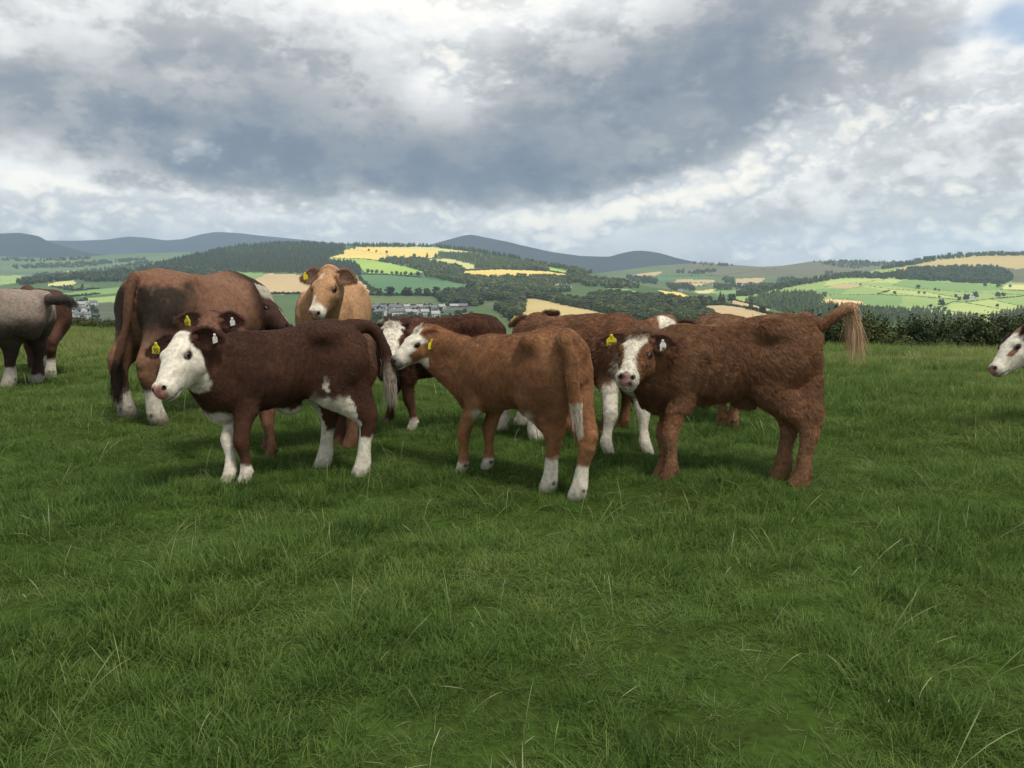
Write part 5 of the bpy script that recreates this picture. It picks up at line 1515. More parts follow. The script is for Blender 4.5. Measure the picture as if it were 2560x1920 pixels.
# ---- the ear tags
def ear_tag(s, ear, mat, text=None, size=.062, out=.45, drop=.0, yawc=None, ink='tag_ink'):
    base, e, w_, n_, sp = s.earframe[ear]
    p = base + e * sp['len'] * out + n_ * (.07 + sp['cup'])
    pl = (s.hO + s.hM @ p * s.Lh) * s.H
    pw = Matrix(s.Rw.tolist()) @ Vector(pl) + Vector(s.org.tolist())
    # shield shape with a narrow neck
    o = [(-.5, -1.0), (.5, -1.0), (.5, -.35), (.18, -.05), (.13, .18), (-.13, .18), (-.18, -.05), (-.5, -.35)]
    V = []; th = .0022
    for z in (-th, th):
        for (a, b) in o: V.append((a * size, z, b * size * .95))
    n = len(o)
    bm_f = [list(range(n))[::1], [n + i for i in range(n)][::-1]]
    me = bpy.data.meshes.new("ear_tag")
    fs = bm_f + [[i, n + i, n + (i + 1) % n, (i + 1) % n] for i in range(n)]
    me.from_pydata(V, [], fs); me.update()
    ob = bpy.data.objects.new("ear_tag", me); COL.objects.link(ob)
    me.materials.append(MAT[mat])
    ob.parent = s.earobj[ear]
    # world placement, facing the given way
    yw = yawc if yawc is not None else 0.0
    rot = Matrix.Rotation(yw, 4, 'Z') @ Matrix.Rotation(R(random.uniform(-7, 7)), 4, 'Y')
    inv = (Matrix.Translation(Vector(s.org.tolist())) @ Matrix.Rotation(s.yaw, 4, 'Z')).inverted()
    ob.matrix_basis = inv @ (Matrix.Translation(pw + Vector((0, 0, -drop))) @ rot)
    # the stud
    st = []; fq = []
    for k, (z, r) in enumerate(((-.006, .006), (-.004, .009), (.004, .009), (.006, .006))):
        for i in range(10):
            a = 2 * math.pi * i / 10; st.append((math.cos(a) * r, z, size * .06 + math.sin(a) * r))
    for k in range(3):
        for i in range(10): fq.append((k * 10 + i, k * 10 + (i + 1) % 10, (k + 1) * 10 + (i + 1) % 10, (k + 1) * 10 + i))
    fq += [tuple(range(9, -1, -1)), tuple(range(30, 40))]
    ms = bpy.data.meshes.new("stud"); ms.from_pydata(st, [], fq); ms.update(); ms.materials.append(MAT[mat])
    so = bpy.data.objects.new("stud", ms); COL.objects.link(so); so.parent = s.earobj[ear]; so.matrix_basis = ob.matrix_basis.copy()
    if text:
        for (tx, h, zz) in text:
            cu = bpy.data.curves.new("tag_number", 'FONT'); cu.body = tx; cu.size = h * size; cu.align_x = 'CENTER'; cu.align_y = 'CENTER'
            cu.extrude = .0003
            tmp = bpy.data.objects.new("tmp_text", cu); COL.objects.link(tmp)
            tme = bpy.data.meshes.new_from_object(tmp.evaluated_get(bpy.context.evaluated_depsgraph_get()))
            bpy.data.objects.remove(tmp); bpy.data.curves.remove(cu)
            tme.name = "tag_number"; tme.materials.clear(); tme.materials.append(MAT[ink])
            to = bpy.data.objects.new("tag_number", tme); COL.objects.link(to); to.parent = s.earobj[ear]
            to.matrix_basis = ob.matrix_basis @ Matrix.Translation((0, -th - .0008, zz * size)) @ Matrix.Rotation(math.pi / 2, 4, 'X')
    return ob

HERD = []
def animal(**kw):
    a = Animal(**kw); HERD.append(a); return a

# ================= 1 dark brown calf with the white face, front left
def coat_A(s, V, hd, nrm):
    C, ln, hm = coat_base(s, V, hd, nrm, [.066, .029, .017], [.098, .045, .027], .6)
    x, y, z = V.T; t, hs, hv = hd.T
    nz = fbm(V, .06, 3, 3); n2 = fbm(V, .03, 8, 2)
    # whole face white, brown from behind the jaw
    lim = .10 + .20 * smoothstep(-.05, -.50, hv)
    w = hm * smoothstep(lim - .03, lim + .03, t + .05 * nz)
    wp = hm * smoothstep(-.02, .04, t + .03 * nz) * smoothstep(-.10, -.05, hv)
    w = np.maximum(w, wp) * (1 - smoothstep(.15, .19, np.abs(hs)) * smoothstep(.16, .12, t))
    C = mixc(C, w, WHITE)
    # white throat
    th = np.linalg.norm((V - s.hp(.44, 0, -.60)) / np.array([.085, .09, .055]), axis=1)
    C = mixc(C, smoothstep(1.15, .9, th + .25 * nz), WHITE * .95)
    # belly, brisket and inner thigh
    fi, fd = footinfo(s, V)
    C = mixc(C, smoothstep(.005, -.02, z - (.475 + .045 * smoothstep(0, -.25, x)) + .04 * nz) * smoothstep(.26, .20, x) * smoothstep(-.32, -.26, x) * smoothstep(.10, .16, fd), WHITE * .85)
    C = mixc(C, smoothstep(.52, .47, z + .05 * nz) * smoothstep(.33, .38, x) * smoothstep(.06, .02, y), WHITE * .9)
    C = mixc(C, smoothstep(.5, .2, np.abs(x + .255 - (z - .55) * .12) / .032 + n2 * 1.1) * smoothstep(.50, .54, z) * smoothstep(.70, .62, z + .03 * nz), WHITE * .9)
    C = socks(s, C, V, dict(FL=.135, FR=.47, HL=.27, HR=.27))
    # white stripe down the front of both hind legs
    fi, fd = footinfo(s, V)
    for i, q in ((2, 'HL'), (3, 'HR')):
        ctr = s.footl[q][0] - .035 + .40 * np.clip(z - .34, 0, .4)
        w = (fi == i) * (x > ctr + .016 + .03 * nz) * smoothstep(.58, .52, z + .04 * nz) * (x > -.6) * (x < -.15) * (z > .2)
        C = mixc(C, w, WHITE)
    d, tt = taildist(s, V)
    C = mixc(C, (d < .05) * smoothstep(.55, .8, tt) * .75, [.32, .27, .21])
    C, ln = finish_head(s, C, ln, hd, hm, nose=np.array([.50, .24, .19]), nosedark=.35)
    ln = np.where((x > .1) & (x < .6) & (z > .85) & ~hm, 1.3, ln)
    return C, ln

A = animal(name="white_faced_calf", label="dark red-brown calf with an all-white face and throat, standing front left", cat="calf", group=None,
    seed=11, pos=(-1.555, 5.60), yaw=R(203), H=1.03, rump=.045, length=.85, vox=.0095, legscale=.84, tvar=.5,
    feet=dict(FL=(609, 1209), FR=(568, 1206), HL=(900, 1187), HR=(806, 1165)),
    poll=(458, 829, 5.22), muzzle=(377, 950), near=True, headlen=.43, headup=(-.24, .0, .9),
    tail_px=[(928, 812, 5.86), (962, 868, 5.88), (973, 920, 5.86), (976, 950, 5.84)], tail_r=(.035, .027, .02),
    tuft=dict(n=1500, len=.16, start=.5, pow=.6, col=(.20, .15, .11), col2=(.34, .29, .23), c2=(.5, .75), along=.8, down=.6, spread=.016),
    belly=[(-.04, .468, .075, .05)],
    hairs=85000, hairlen=.013, mess=.28, lidcol=(.10, .07, .06), earin=(.035, .015, .010), earout=(.085, .032, .02),
    ears=dict(L=dict(dir=(-.30, .70, -.45), nor=(.5, .5, .6), len=.36), R=dict(dir=(.0, .95, .05), nor=(.25, -.1, .95), len=.50, wid=.18)))
A.coat = coat_A

# ================= 2 brown calf seen from behind, front centre
def coat_B(s, V, hd, nrm):
    C, ln, hm = coat_base(s, V, hd, nrm, [.250, .116, .052], [.33, .168, .080], .7)
    x, y, z = V.T; t, hs, hv = hd.T
    nz = fbm(V, .06, 13, 3); n2 = fbm(V, .03, 18, 2)
    # white forehead and bridge, white muzzle and jaw edge
    lim = .19 - .10 * smoothstep(.30, .45, t)
    w = hm * smoothstep(-.15, -.11, hv + .03 * nz) * smoothstep(-.04, .0, t + .03 * nz)
    w = np.maximum(w, hm * smoothstep(-.20, -.15, hv + .03 * nz) * smoothstep(.42, .50, t))
    w = np.maximum(w, hm * smoothstep(.62, .70, t + .04 * nz))
    w = np.maximum(w, hm * smoothstep(-.41, -.45, hv + .02 * nz) * (t > .1))
    w = w * (1 - smoothstep(.13, .17, np.abs(hs)) * smoothstep(.20, .15, t))
    C = mixc(C, w, WHITE)
    C = mixc(C, hm * smoothstep(.78, .90, t + .06 * nz) * smoothstep(-.36, -.30, hv) * .8, [.10, .085, .08])
    th = np.linalg.norm((V - s.hp(.16, 0, -.62)) / np.array([.11, .10, .09]), axis=1)
    C = mixc(C, smoothstep(1.1, .9, th + .2 * nz), WHITE * .95)
    fi, fd = footinfo(s, V)
    C = mixc(C, smoothstep(.005, -.02, z - .48 + .03 * nz) * smoothstep(.30, .24, x) * smoothstep(-.36, -.30, x) * smoothstep(.12, .17, fd), WHITE * .85)
    C = mixc(C, smoothstep(.55, .50, z + .03 * nz) * smoothstep(-.20, -.25, x) * smoothstep(-.34, -.29, x) * .9, WHITE * .8)
    C = socks(s, C, V, dict(FL=.095, FR=.095, HL=.245, HR=.235))
    d, tt = taildist(s, V)
    C = mixc(C, (d < .05) * smoothstep(.86, .93, tt), WHITE * .9)
    C, ln = finish_head(s, C, ln, hd, hm, nose=np.array([.055, .045, .045]), nosedark=.6)
    ln = poll_tuft(s, ln, hd, hm, 2.6, .2)
    return C, ln

B = animal(name="brown_calf", label="brown calf seen from behind with white socks and white tail tuft, front centre", cat="calf", group=None,
    seed=23, pos=(.02, 5.50), yaw=R(137), H=.98, rump=.06, length=.87, vox=.0095, legscale=.84, tvar=.5,
    feet=dict(FL=(1153, 1180), FR=(1216, 1171), HL=(1368, 1226), HR=(1441, 1245)),
    poll=(1056, 820, 5.98), muzzle=(972, 884), near=True, headlen=.325, headw=1.12, neckscale=.90, headup=(-.5, -.35, .75),
    tail_px=[(1410, 838, 5.03), (1426, 880, 4.99), (1431, 940, 4.98), (1437, 985, 4.98), (1441, 1010, 4.98)], tail_r=(.036, .028, .02),
    tuft=dict(n=750, len=.19, start=.86, pow=.7, col=(.60, .53, .42), along=.9, down=.6, spread=.012, clump=.26),
    belly=[(-.12, .492, .07, .05)],
    hairs=95000, hairlen=.016, mess=.4, lidcol=(.03, .018, .012), earin=(.16, .075, .05), earout=(.17, .07, .035),
    ears=dict(L=dict(dir=(-.25, .85, -.40), nor=(.8, .3, .35), len=.42), R=dict(dir=(-.55, .75, .42), nor=(.3, -.1, .9), len=.44)))
B.coat = coat_B

# ================= 3 shaggy brown calf with the blaze and the raised tail, front right
def coat_C(s, V, hd, nrm):
    C, ln, hm = coat_base(s, V, hd, nrm, [.185, .089, .042], [.265, .140, .072], .7)
    x, y, z = V.T; t, hs, hv = hd.T
    nz = fbm(V, .06, 23, 3)
    wid = np.interp(t, [-.1, .05, .18, .30, .42, .60, .75, .85, .95], [.10, .14, .19, .155, .105, .095, .12, .17, .22])
    w = hm * smoothstep(wid + .018, wid - .018, np.abs(hs + .02) + .03 * nz) * (hv > -.20 - .25 * smoothstep(.7, .85, t)) * smoothstep(.07, .11, t)
    w = np.maximum(w, hm * smoothstep(.80, .86, t + .03 * nz) * (hv > -.30))
    C = mixc(C, w, WHITE)
    C = mixc(C, smoothstep(.40, .30, z + .05 * nz) * .55, [.25, .135, .072])
    # dark rear under the raised tail
    q = np.linalg.norm((V - np.array([-.64 * s.length, 0, .80])) / np.array([.08, .05, .12]), axis=1)
    C = mixc(C, smoothstep(1.1, .7, q), [.012, .010, .010]); ln = np.where(q < 1, 0, ln); ln = np.where(z < .42, .38, ln)
    d, tt = taildist(s, V)
    C = mixc(C, (d < .06) * smoothstep(.3, .85, tt) * .85, [.40, .25, .14]); ln = np.where((d < .06) & (tt > .12), .32, ln)
    C, ln = finish_head(s, C, ln, hd, hm, nose=np.array([.34, .19, .16]), nosedark=.95)
    ln = poll_tuft(s, ln, hd, hm, 1.9, .16)
    return C, ln

C3 = animal(name="shaggy_calf", label="shaggy brown calf with white blaze, yellow ear tag and raised tail, front right", cat="calf", group=None,
    seed=37, pos=(1.415, 5.56), yaw=R(173), H=1.01, rump=.065, length=.94, vox=.0095, width=.95, legscale=.86, tvar=.7,
    feet=dict(FL=(1668, 1197), FR=(1650, 1190), HL=(1995, 1214), HR=(1947, 1193)),
    poll=(1600, 833, 5.42), muzzle=(1563, 916), near=True, headlen=.42,
    tail_px=[(2050, 806, 5.52), (2088, 782, 5.50), (2116, 764, 5.49), (2134, 764, 5.49), (2139, 780, 5.49)], tail_r=(.038, .024, .012),
    tuft=dict(n=720, len=.29, start=.60, pow=.75, col=(.52, .35, .21), along=.16, down=1.0, spread=.011, clump=.42, rad=.0012),
    belly=[(-.15, .492, .07, .05)],
    hairs=130000, hairlen=.042, mess=.85, lidcol=(.035, .02, .014), earin=(.05, .025, .018), earout=(.17, .07, .035),
    ears=dict(R=dict(dir=(.0, .95, .02), nor=(.25, .1, .95), len=.44, wid=.15), L=dict(dir=(-.05, .80, -.10), nor=(.4, .25, .85), len=.38)))
C3.coat = coat_C

# ================= 4 the bull
def coat_bull(s, V, hd, nrm):
    C, ln, hm = coat_base(s, V, hd, nrm, [.19, .098, .058], [.25, .145, .09], .7)
    x, y, z = V.T; t, hs, hv = hd.T
    nz = fbm(V, .10, 33, 3)
    # dark manure-stained buttocks on both sides of the tail
    w = smoothstep(-.30, -.44, x + .10 * nz - .35 * (z - .72)) * smoothstep(.93, .87, z + .06 * nz) * smoothstep(.48, .66, z + .06 * nz) * smoothstep(.02, .05, np.abs(y))
    C = mixc(C, w * .92, [.026, .021, .018])
    # dark neck, shoulder and lower legs
    C = mixc(C, smoothstep(.16, .36, x + .06 * nz) * .93, [.030, .014, .010])
    C = mixc(C, smoothstep(.34, .22, z + .05 * nz) * .75, [.035, .022, .016])
    C = mixc(C, (np.abs(x + .40) < .12) * (np.abs(y) < .09) * smoothstep(.50, .42, z), [.03, .018, .013])
    C = mixc(C, smoothstep(.04, .02, np.abs(y)) * smoothstep(-.5, -.55, x) * smoothstep(.62, .45, z) * .9, [.02, .015, .012])
    C = socks(s, C, V, dict(HL=.20, HR=.24, FL=.18, FR=.18), WHITE * .8, dirt=.9)
    C = mixc(C, hm * .8, [.050, .024, .017])
    w = hm * smoothstep(.15, .21, hv + .20 + .12 * nz) * smoothstep(.28, .20, t + .1 * nz) * (t > -.02)
    C = mixc(C, w * .9, WHITE * .62)
    w = hm * smoothstep(.03, .01, np.abs(hs)) * (hv > -.1) * (t > .5) * (t < .95)
    C = mixc(C, w * .7, WHITE * .8)
    d, tt = taildist(s, V)
    C = mixc(C, (d < .05) * (tt > .15), [.115, .058, .036])
    C = mixc(C, (d < .05) * smoothstep(.75, .9, tt), [.02, .014, .010])
    C, ln = finish_head(s, C, ln, hd, hm, nose=np.array([.05, .035, .03]))
    return C, ln * .6

BULL = animal(name="bull", label="big brown bull seen from behind, dark stained buttocks and long black-tipped tail", cat="bull", group=None,
    seed=41, kind='bull', pos=(-2.98, 8.0), yaw=R(65), H=1.36, length=.86, vox=.015, width=1.14, legscale=.92, headlen=.37, headw=1.12, neckscale=1.12,
    feet=dict(HL=(322, 1043), HR=(398, 1060)),
    poll=(657, 740, 8.62), muzzle=(736, 800), near=True, headup=(.5, .1, .8),
    tail_px=[(333, 690, 7.32), (322, 740, 7.24), (316, 800, 7.21), (302, 860, 7.20), (292, 900, 7.20), (290, 925, 7.20)], tail_r=(.027, .019, .014),
    tuft=dict(n=900, len=.21, start=.78, pow=.6, col=(.022, .015, .011), along=.8, down=.7, spread=.016, clump=.42, rad=.0015),
    belly=[(-.40, .37, .075, .14)],
    hairs=26000, hairlen=.014, mess=.25, lidcol=(.02, .012, .01), earin=(.02, .012, .01), earout=(.05, .022, .016))
BULL.coat = coat_bull

# ================= 5 tan cow
def coat_tan(s, V, hd, nrm):
    C, ln, hm = coat_base(s, V, hd, nrm, [.40, .225, .115], [.46, .28, .15], .6)
    x, y, z = V.T; t, hs, hv = hd.T
    nz = fbm(V, .08, 43, 3)
    w = hm * smoothstep(.76, .82, t + .03 * nz) * (hv > -.40)
    w = np.maximum(w, hm * smoothstep(.05, .02, np.abs(hs + .06) + .02 * nz) * (hv > -.1) * smoothstep(.58, .68, t))
    w = np.maximum(w, hm * smoothstep(.05, .03, np.abs(hs + .06) + .03 * nz) * (hv > -.1) * smoothstep(.30, .22, t) * smoothstep(.1, .16, t) * .6)
    C = mixc(C, w, WHITE)
    C = mixc(C, hm * smoothstep(.06, -.02, t) * .6, [.24, .12, .06])
    C, ln = finish_head(s, C, ln, hd, hm, nose=np.array([.42, .25, .20]), nosedark=.3)
    return C, ln * .6

TAN = animal(name="tan_cow", label="tan cow with white muzzle looking over the dark calf's back", cat="cow", group=None,
    seed=53, kind='cow', pos=(-1.98, 9.25), yaw=R(268), H=1.24, vox=.014, headlen=.40, headw=1.08, width=1.04,
    poll=(822, 672, 8.25), muzzle=(776, 768), near=True,
    hairs=24000, hairlen=.014, mess=.25, lidcol=(.05, .03, .022), earin=(.20, .12, .08), earout=(.33, .18, .095),
    ears=dict(R=dict(dir=(.12, .95, -.02), len=.42, wid=.17), L=dict(dir=(.10, .7, -.1), nor=(.3, .35, .85), len=.36, wid=.16)))
TAN.coat = coat_tan

# ================= 6 brown calf behind the white-faced one
def coat_plain(base, alt, sk=None, blaze=None, k=1.0):
    def f(s, V, hd, nrm):
        C, ln, hm = coat_base(s, V, hd, nrm, base, alt, .6)
        x, y, z = V.T; t, hs, hv = hd.T
        nz = fbm(V, .06, s.seed + 3, 3)
        if blaze == 'wide':
            wid = np.interp(t, [-.1, .0, .15, .30, .45, .65, .85], [.20, .24, .24, .19, .13, .14, .22])
            w = hm * smoothstep(wid + .02, wid - .02, np.abs(hs) + .03 * nz) * (hv > -.22) * smoothstep(-.06, -.01, t)
            C = mixc(C, w, WHITE)
        if blaze == 'forehead':
            wid = np.interp(t, [.0, .15, .30, .45, .65, .85], [.13, .16, .13, .10, .11, .2])
            w = hm * smoothstep(wid + .02, wid - .02, np.abs(hs) + .03 * nz) * (hv > -.22) * smoothstep(.05, .09, t)
            C = mixc(C, w, WHITE)
        if blaze == 'face':
            lim = .10 + .20 * smoothstep(-.1, -.5, hv)
            w = hm * smoothstep(lim - .03, lim + .03, t + .04 * nz)
            C = mixc(C, w, WHITE)
            e = np.sqrt(((t - .52) / .13) ** 2 + ((hv + .13) / .055) ** 2)
            C = mixc(C, hm * smoothstep(1.1, .8, e + .3 * nz), [.20, .10, .055])
            th = np.linalg.norm((V - s.hp(.20, 0, -.62)) / np.array([.09, .10, .06]), axis=1)
            C = mixc(C, smoothstep(1.1, .9, th + .2 * nz), WHITE * .95)
        if sk: C = socks(s, C, V, sk)
        if s is CALF11:
            w = smoothstep(.30, .36, x + .05 * nz) * smoothstep(.72, .62, z + .07 * nz) * (x < .7) * smoothstep(-.02, -.05, y + .04 * nz)
            C = mixc(C, w, WHITE * .9)
        C, ln = finish_head(s, C, ln, hd, hm, nose=np.array([.40, .20, .16]))
        if blaze == 'wide': ln = poll_tuft(s, ln, hd, hm, 1.6, .2)
        return C, ln * k
    return f

CALF5 = animal(name="brown_calf", label="brown calf half hidden behind the white-faced calf, yellow tag in its ear", cat="calf", group=None,
    seed=61, pos=(-1.62, 6.42), yaw=R(200), H=.95, rump=.03, length=.9, vox=.013, headlen=.42, legscale=.86,
    feet=dict(FL=(674, 1146), HL=(872, 1118), HR=(845, 1112)),
    poll=(526, 783, 6.05), muzzle=(492, 880), near=True,
    hairs=40000, hairlen=.025, mess=.5, lidcol=(.03, .018, .012), earin=(.05, .025, .018), earout=(.12, .05, .03),
    ears=dict(R=dict(dir=(.0, .9, .12), len=.40, wid=.17), L=dict(dir=(-.1, .75, -.05), nor=(.4, .3, .85), len=.36, wid=.17)))
CALF7 = animal(name="white_headed_calf", label="dark brown calf with broad white forehead standing behind the pale grey tail tuft", cat="calf", group=None,
    seed=71, pos=(-.64, 7.25), yaw=R(181), H=1.0, rump=.02, length=.90, vox=.013, headlen=.42, legscale=.86,
    feet=dict(FL=(1029, 1075), FR=(968, 1059), HL=(1251, 1075), HR=(1300, 1060)),
    poll=(982, 806, 6.78), muzzle=(976, 892), near=True,
    hairs=50000, hairlen=.030, mess=.75, lidcol=(.03, .018, .012), earin=(.04, .02, .014), earout=(.07, .027, .016))
CALF9 = animal(name="red_calf", label="red-brown calf seen from behind its head, yellow tag hanging from its left ear", cat="calf", group=None,
    seed=83, pos=(.66, 7.42), yaw=R(126), H=.93, length=.92, vox=.014, headlen=.42, legscale=.86,
    poll=(1334, 785, 7.9), muzzle=(1318, 826), near=False,
    hairs=36000, hairlen=.028, mess=.6, lidcol=(.03, .018, .012), earin=(.45, .40, .34), earout=(.13, .055, .03),
    ears=dict(R=dict(dir=(-.35, .9, .30), nor=(.5, .1, .8), len=.42), L=dict(dir=(-.05, .9, -.2), len=.40)))
CALF11 = animal(name="white_legged_calf", label="brown calf with white front legs, its blazed forehead just behind the shaggy calf's head", cat="calf", group=None,
    seed=97, pos=(.58, 6.55), yaw=R(-35), H=1.05, rump=-.07, length=.93, vox=.013, headlen=.42, legscale=.86,
    feet=dict(FR=(1522, 1133), FL=(1619, 1133), HR=(1342, 1100)),
    poll=(1668, 797, 6.45), muzzle=(1664, 890), near=True,
    hairs=46000, hairlen=.030, mess=.7, lidcol=(.03, .018, .012), earin=(.05, .03, .02), earout=(.10, .045, .028))
CALF12 = animal(name="sandy_calf", label="calf hidden behind the shaggy calf, only sandy legs and back fringe showing", cat="calf", group=None,
    seed=103, pos=(1.93, 7.75), yaw=R(88), H=.975, length=.92, vox=.015, headlen=.42, legscale=.82,
    feet=dict(HL=(1803, 1061), HR=(1831, 1067)),
    head_local=((.80, 0, .86), (.55, 0, -.85)),
    hairs=26000, hairlen=.034, mess=.7, lidcol=(.03, .018, .012), earin=(.05, .03, .02), earout=(.14, .06, .035))
CALF14 = animal(name="white_faced_calf", label="brown calf with white face at the right edge, looking left towards the herd", cat="calf", group=None,
    seed=113, pos=(5.02, 7.1), yaw=R(178), H=.98, length=.95, vox=.013, headlen=.425,
    poll=(2549, 826, 7.05), muzzle=(2466, 905), near=True, headup=(-.8, .1, .6),
    hairs=40000, hairlen=.014, mess=.3, lidcol=(.09, .05, .03), earin=(.08, .04, .03), earout=(.16, .075, .045),
    ears=dict(L=dict(dir=(-.25, .6, .2), nor=(.7, .5, .3), len=.34)))
COW1 = animal(name="grey_brown_cow", label="grey-brown cow cut off by the left edge, lifting its short dark tail", cat="cow", group=None,
    seed=127, kind='cow', rump=-.09, pos=(-6.22, 9.75), yaw=R(188), H=1.26, length=.96, vox=.015, width=1.05, headlen=.38,
    feet=dict(HL=(20, 966), HR=(90, 955), FL=(-160, 990), FR=(-190, 965)),
    head_local=((.95, 0, .98), (.75, 0, -.65)),
    tail_px=[(140, 746, 9.7), (160, 744, 9.7), (178, 748, 9.7)], tail_r=(.045, .034, .018),
    tuft=dict(n=700, len=.10, start=.35, pow=.6, col=(.04, .033, .027), along=.7, down=.5, spread=.02, clump=.4),
    hairs=20000, hairlen=.014, mess=.3, lidcol=(.03, .018, .012), earin=(.05, .03, .02), earout=(.14, .10, .08))
COW2 = animal(name="brown_cow", label="brown cow with white feet standing behind the grey-brown cow", cat="cow", group=None,
    seed=131, kind='cow', pos=(-6.30, 11.2), yaw=R(128), H=1.15, length=.95, vox=.017, width=.95, headlen=.38,
    feet=dict(HL=(112, 929), HR=(127, 942)),
    head_local=((.95, 0, .95), (.75, 0, -.65)),
    hairs=14000, hairlen=.014, mess=.3, lidcol=(.03, .018, .012), earin=(.05, .03, .02), earout=(.10, .05, .03))

CALF5.coat = coat_plain([.145, .072, .043], [.19, .10, .062])
CALF7.coat = coat_plain([.090, .038, .021], [.14, .060, .034], dict(FL=.12, FR=.05, HL=.28, HR=.28), 'wide', 1.0)
CALF9.coat = coat_plain([.185, .085, .044], [.24, .115, .062])
CALF11.coat = coat_plain([.195, .092, .048], [.26, .13, .07], dict(FL=.52, FR=.50, HR=.25, HL=.25), 'forehead')
CALF12.coat = coat_plain([.22, .115, .06], [.30, .17, .095], None)
CALF14.coat = coat_plain([.20, .105, .062], [.25, .14, .085], None, 'face')
def coat_grey(s, V, hd, nrm):
    C, ln, hm = coat_base(s, V, hd, nrm, [.26, .205, .165], [.33, .27, .22], .6)
    x, y, z = V.T
    nz = fbm(V, .12, 5, 3)
    C = mixc(C, smoothstep(.72, .58, z + .08 * nz) * .85, [.052, .038, .030])
    C = mixc(C, smoothstep(.45, .30, z + .04 * nz) * .8, [.040, .020, .014])
    C = mixc(C, smoothstep(.05, .02, np.abs(y)) * smoothstep(-.60, -.63, x) * smoothstep(.55, .6, z) * .8, WHITE * .7)
    C = mixc(C, smoothstep(.03, .015, np.abs(y)) * smoothstep(.99, 1.0, z) * .4, [.05, .04, .03])
    C = socks(s, C, V, dict(HL=.20, HR=.085, FL=.3, FR=.3), WHITE * .75)
    d, tt = taildist(s, V)
    C = mixc(C, (d < .06) * smoothstep(.12, .3, tt), [.045, .036, .030])
    return C, ln * .6
COW1.coat = coat_grey
COW2.coat = coat_plain([.075, .034, .021], [.10, .045, .026], dict(HL=.20, HR=.22), None, .6)

def build_herd():
    for a in HERD:
        a.make(a.coat, MAT['coat'], MAT['fur'])
    ear_tag(C3, 'R', 'tag_yellow', [("39881", .31, -.70), ("IE", .2, -.25)], size=.066, out=.52, drop=.012, yawc=R(-10))
    ear_tag(C3, 'L', 'tag_white', [("881", .30, -.70)], size=.062, out=.45, drop=.02, yawc=R(42))
    ear_tag(A, 'R', 'tag_yellow', [("90", .62, -.62)], size=.064, out=.42, drop=.02, yawc=R(-25))
    ear_tag(A, 'L', 'tag_white', None, size=.05, out=.8, drop=.0, yawc=R(80))
    ear_tag(B, 'L', 'tag_yellow', [("881", .34, -.66)], size=.062, out=.62, drop=.01, yawc=R(30))
    ear_tag(CALF5, 'R', 'tag_yellow', [("39", .5, -.65)], size=.064, out=.5, drop=.012, yawc=R(-35))
    ear_tag(CALF5, 'L', 'tag_white', None, size=.05, out=.6, drop=.01, yawc=R(70))
    ear_tag(CALF9, 'L', 'tag_yellow', [("54", .42, -.68), ("81", .36, -.32)], size=.064, out=.6, drop=.0, yawc=R(0))
    ear_tag(CALF14, 'L', 'tag_white', None, size=.045, out=.7, drop=.0, yawc=R(60))
    ear_tag(CALF11, 'L', 'tag_white', None, size=.05, out=.6, drop=.01, yawc=R(50))
    ear_tag(TAN, 'R', 'tag_yellow', None, size=.06, out=.6, drop=.0, yawc=R(60))
build_herd()

# ------------------------------------------------------------------ near hedge
def hedge_mesh(seed, n=6000):
    """a hawthorn bush: leafy outside about 2.6 m across, real twig-end leaves of 5-8 cm"""
    r = np.random.default_rng(seed)
    P, Nn, Vs, Fs, off = [], [], [], [], 0
    for i in range(17):
        c = np.array([r.uniform(-1.15, 1.15), r.uniform(-.5, .5), r.uniform(.25, 1.25)]); rd = r.uniform(.28, .5)
        V = ICO_V * rd * .50 * (1 + .2 * vnoise(ICO_V + c * 3, .6, seed))[:, None] + c
        Vs.append(V); Fs.append(ICO_F + off); off += len(V)  # solid inner lobes, added to block light through the leaves
        m = n // 17
        d = r.normal(0, 1, (m, 3)); d /= np.linalg.norm(d, axis=1, keepdims=True)
        P.append(c + d * rd * r.uniform(.45, 1.25, (m, 1)) ); Nn.append(d)
    for i in range(16):     # long shoots
        b = np.array([r.uniform(-1.2, 1.2), r.uniform(-.4, .4), 1.1]); k = 12
        t = np.linspace(0, 1, k)[:, None]; tip = np.array([r.normal(0, .18), r.normal(0, .15), r.uniform(.35, .75)])
        P.append(b + t * tip + r.normal(0, .03, (k, 3))); Nn.append(np.tile([0, 0, 1.0], (k, 1)) + r.normal(0, .5, (k, 3)))
    Nn = np.concatenate(Nn); Nn /= np.linalg.norm(Nn, axis=1, keepdims=True)
    lv, lf = leaf_cards(np.concatenate(P), Nn, .062, r)
    me = bpy.data.meshes.new("foliage")
    me.from_pydata(np.concatenate(Vs + [lv]).tolist(), [], [tuple(f) for f in np.concatenate(Fs)] + [tuple(f) for f in lf + off]); me.update()
    me.materials.append(TM['hedge'])
    return me
HEDGE = [hedge_mesh(900 + i) for i in range(4)]
def hedge(name, label, spots):
    root = bpy.data.objects.new(name, None); COL.objects.link(root)
    x0, y0 = spots[0][:2]
    root.location = (x0, y0, float(land_z(x0, y0)))
    tag(root, label, "hedge")
    for i, (x, y, h, w) in enumerate(spots):
        o = link("shrub", HEDGE[i % 4], root)
        o.location = Vector((x, y, float(land_z(x, y)) - .15)) - root.location
        o.rotation_euler = (0, 0, random.uniform(-.5, .5) + (math.pi if i % 2 else 0)); o.scale = (w, w, h / 1.7)
    return root
def land_z(x, y):
    return np.where(y <= 48, ground_z(x, min(y, 48)), ground_z(x, 48.0) - (y - 48) * .118)
sp = []
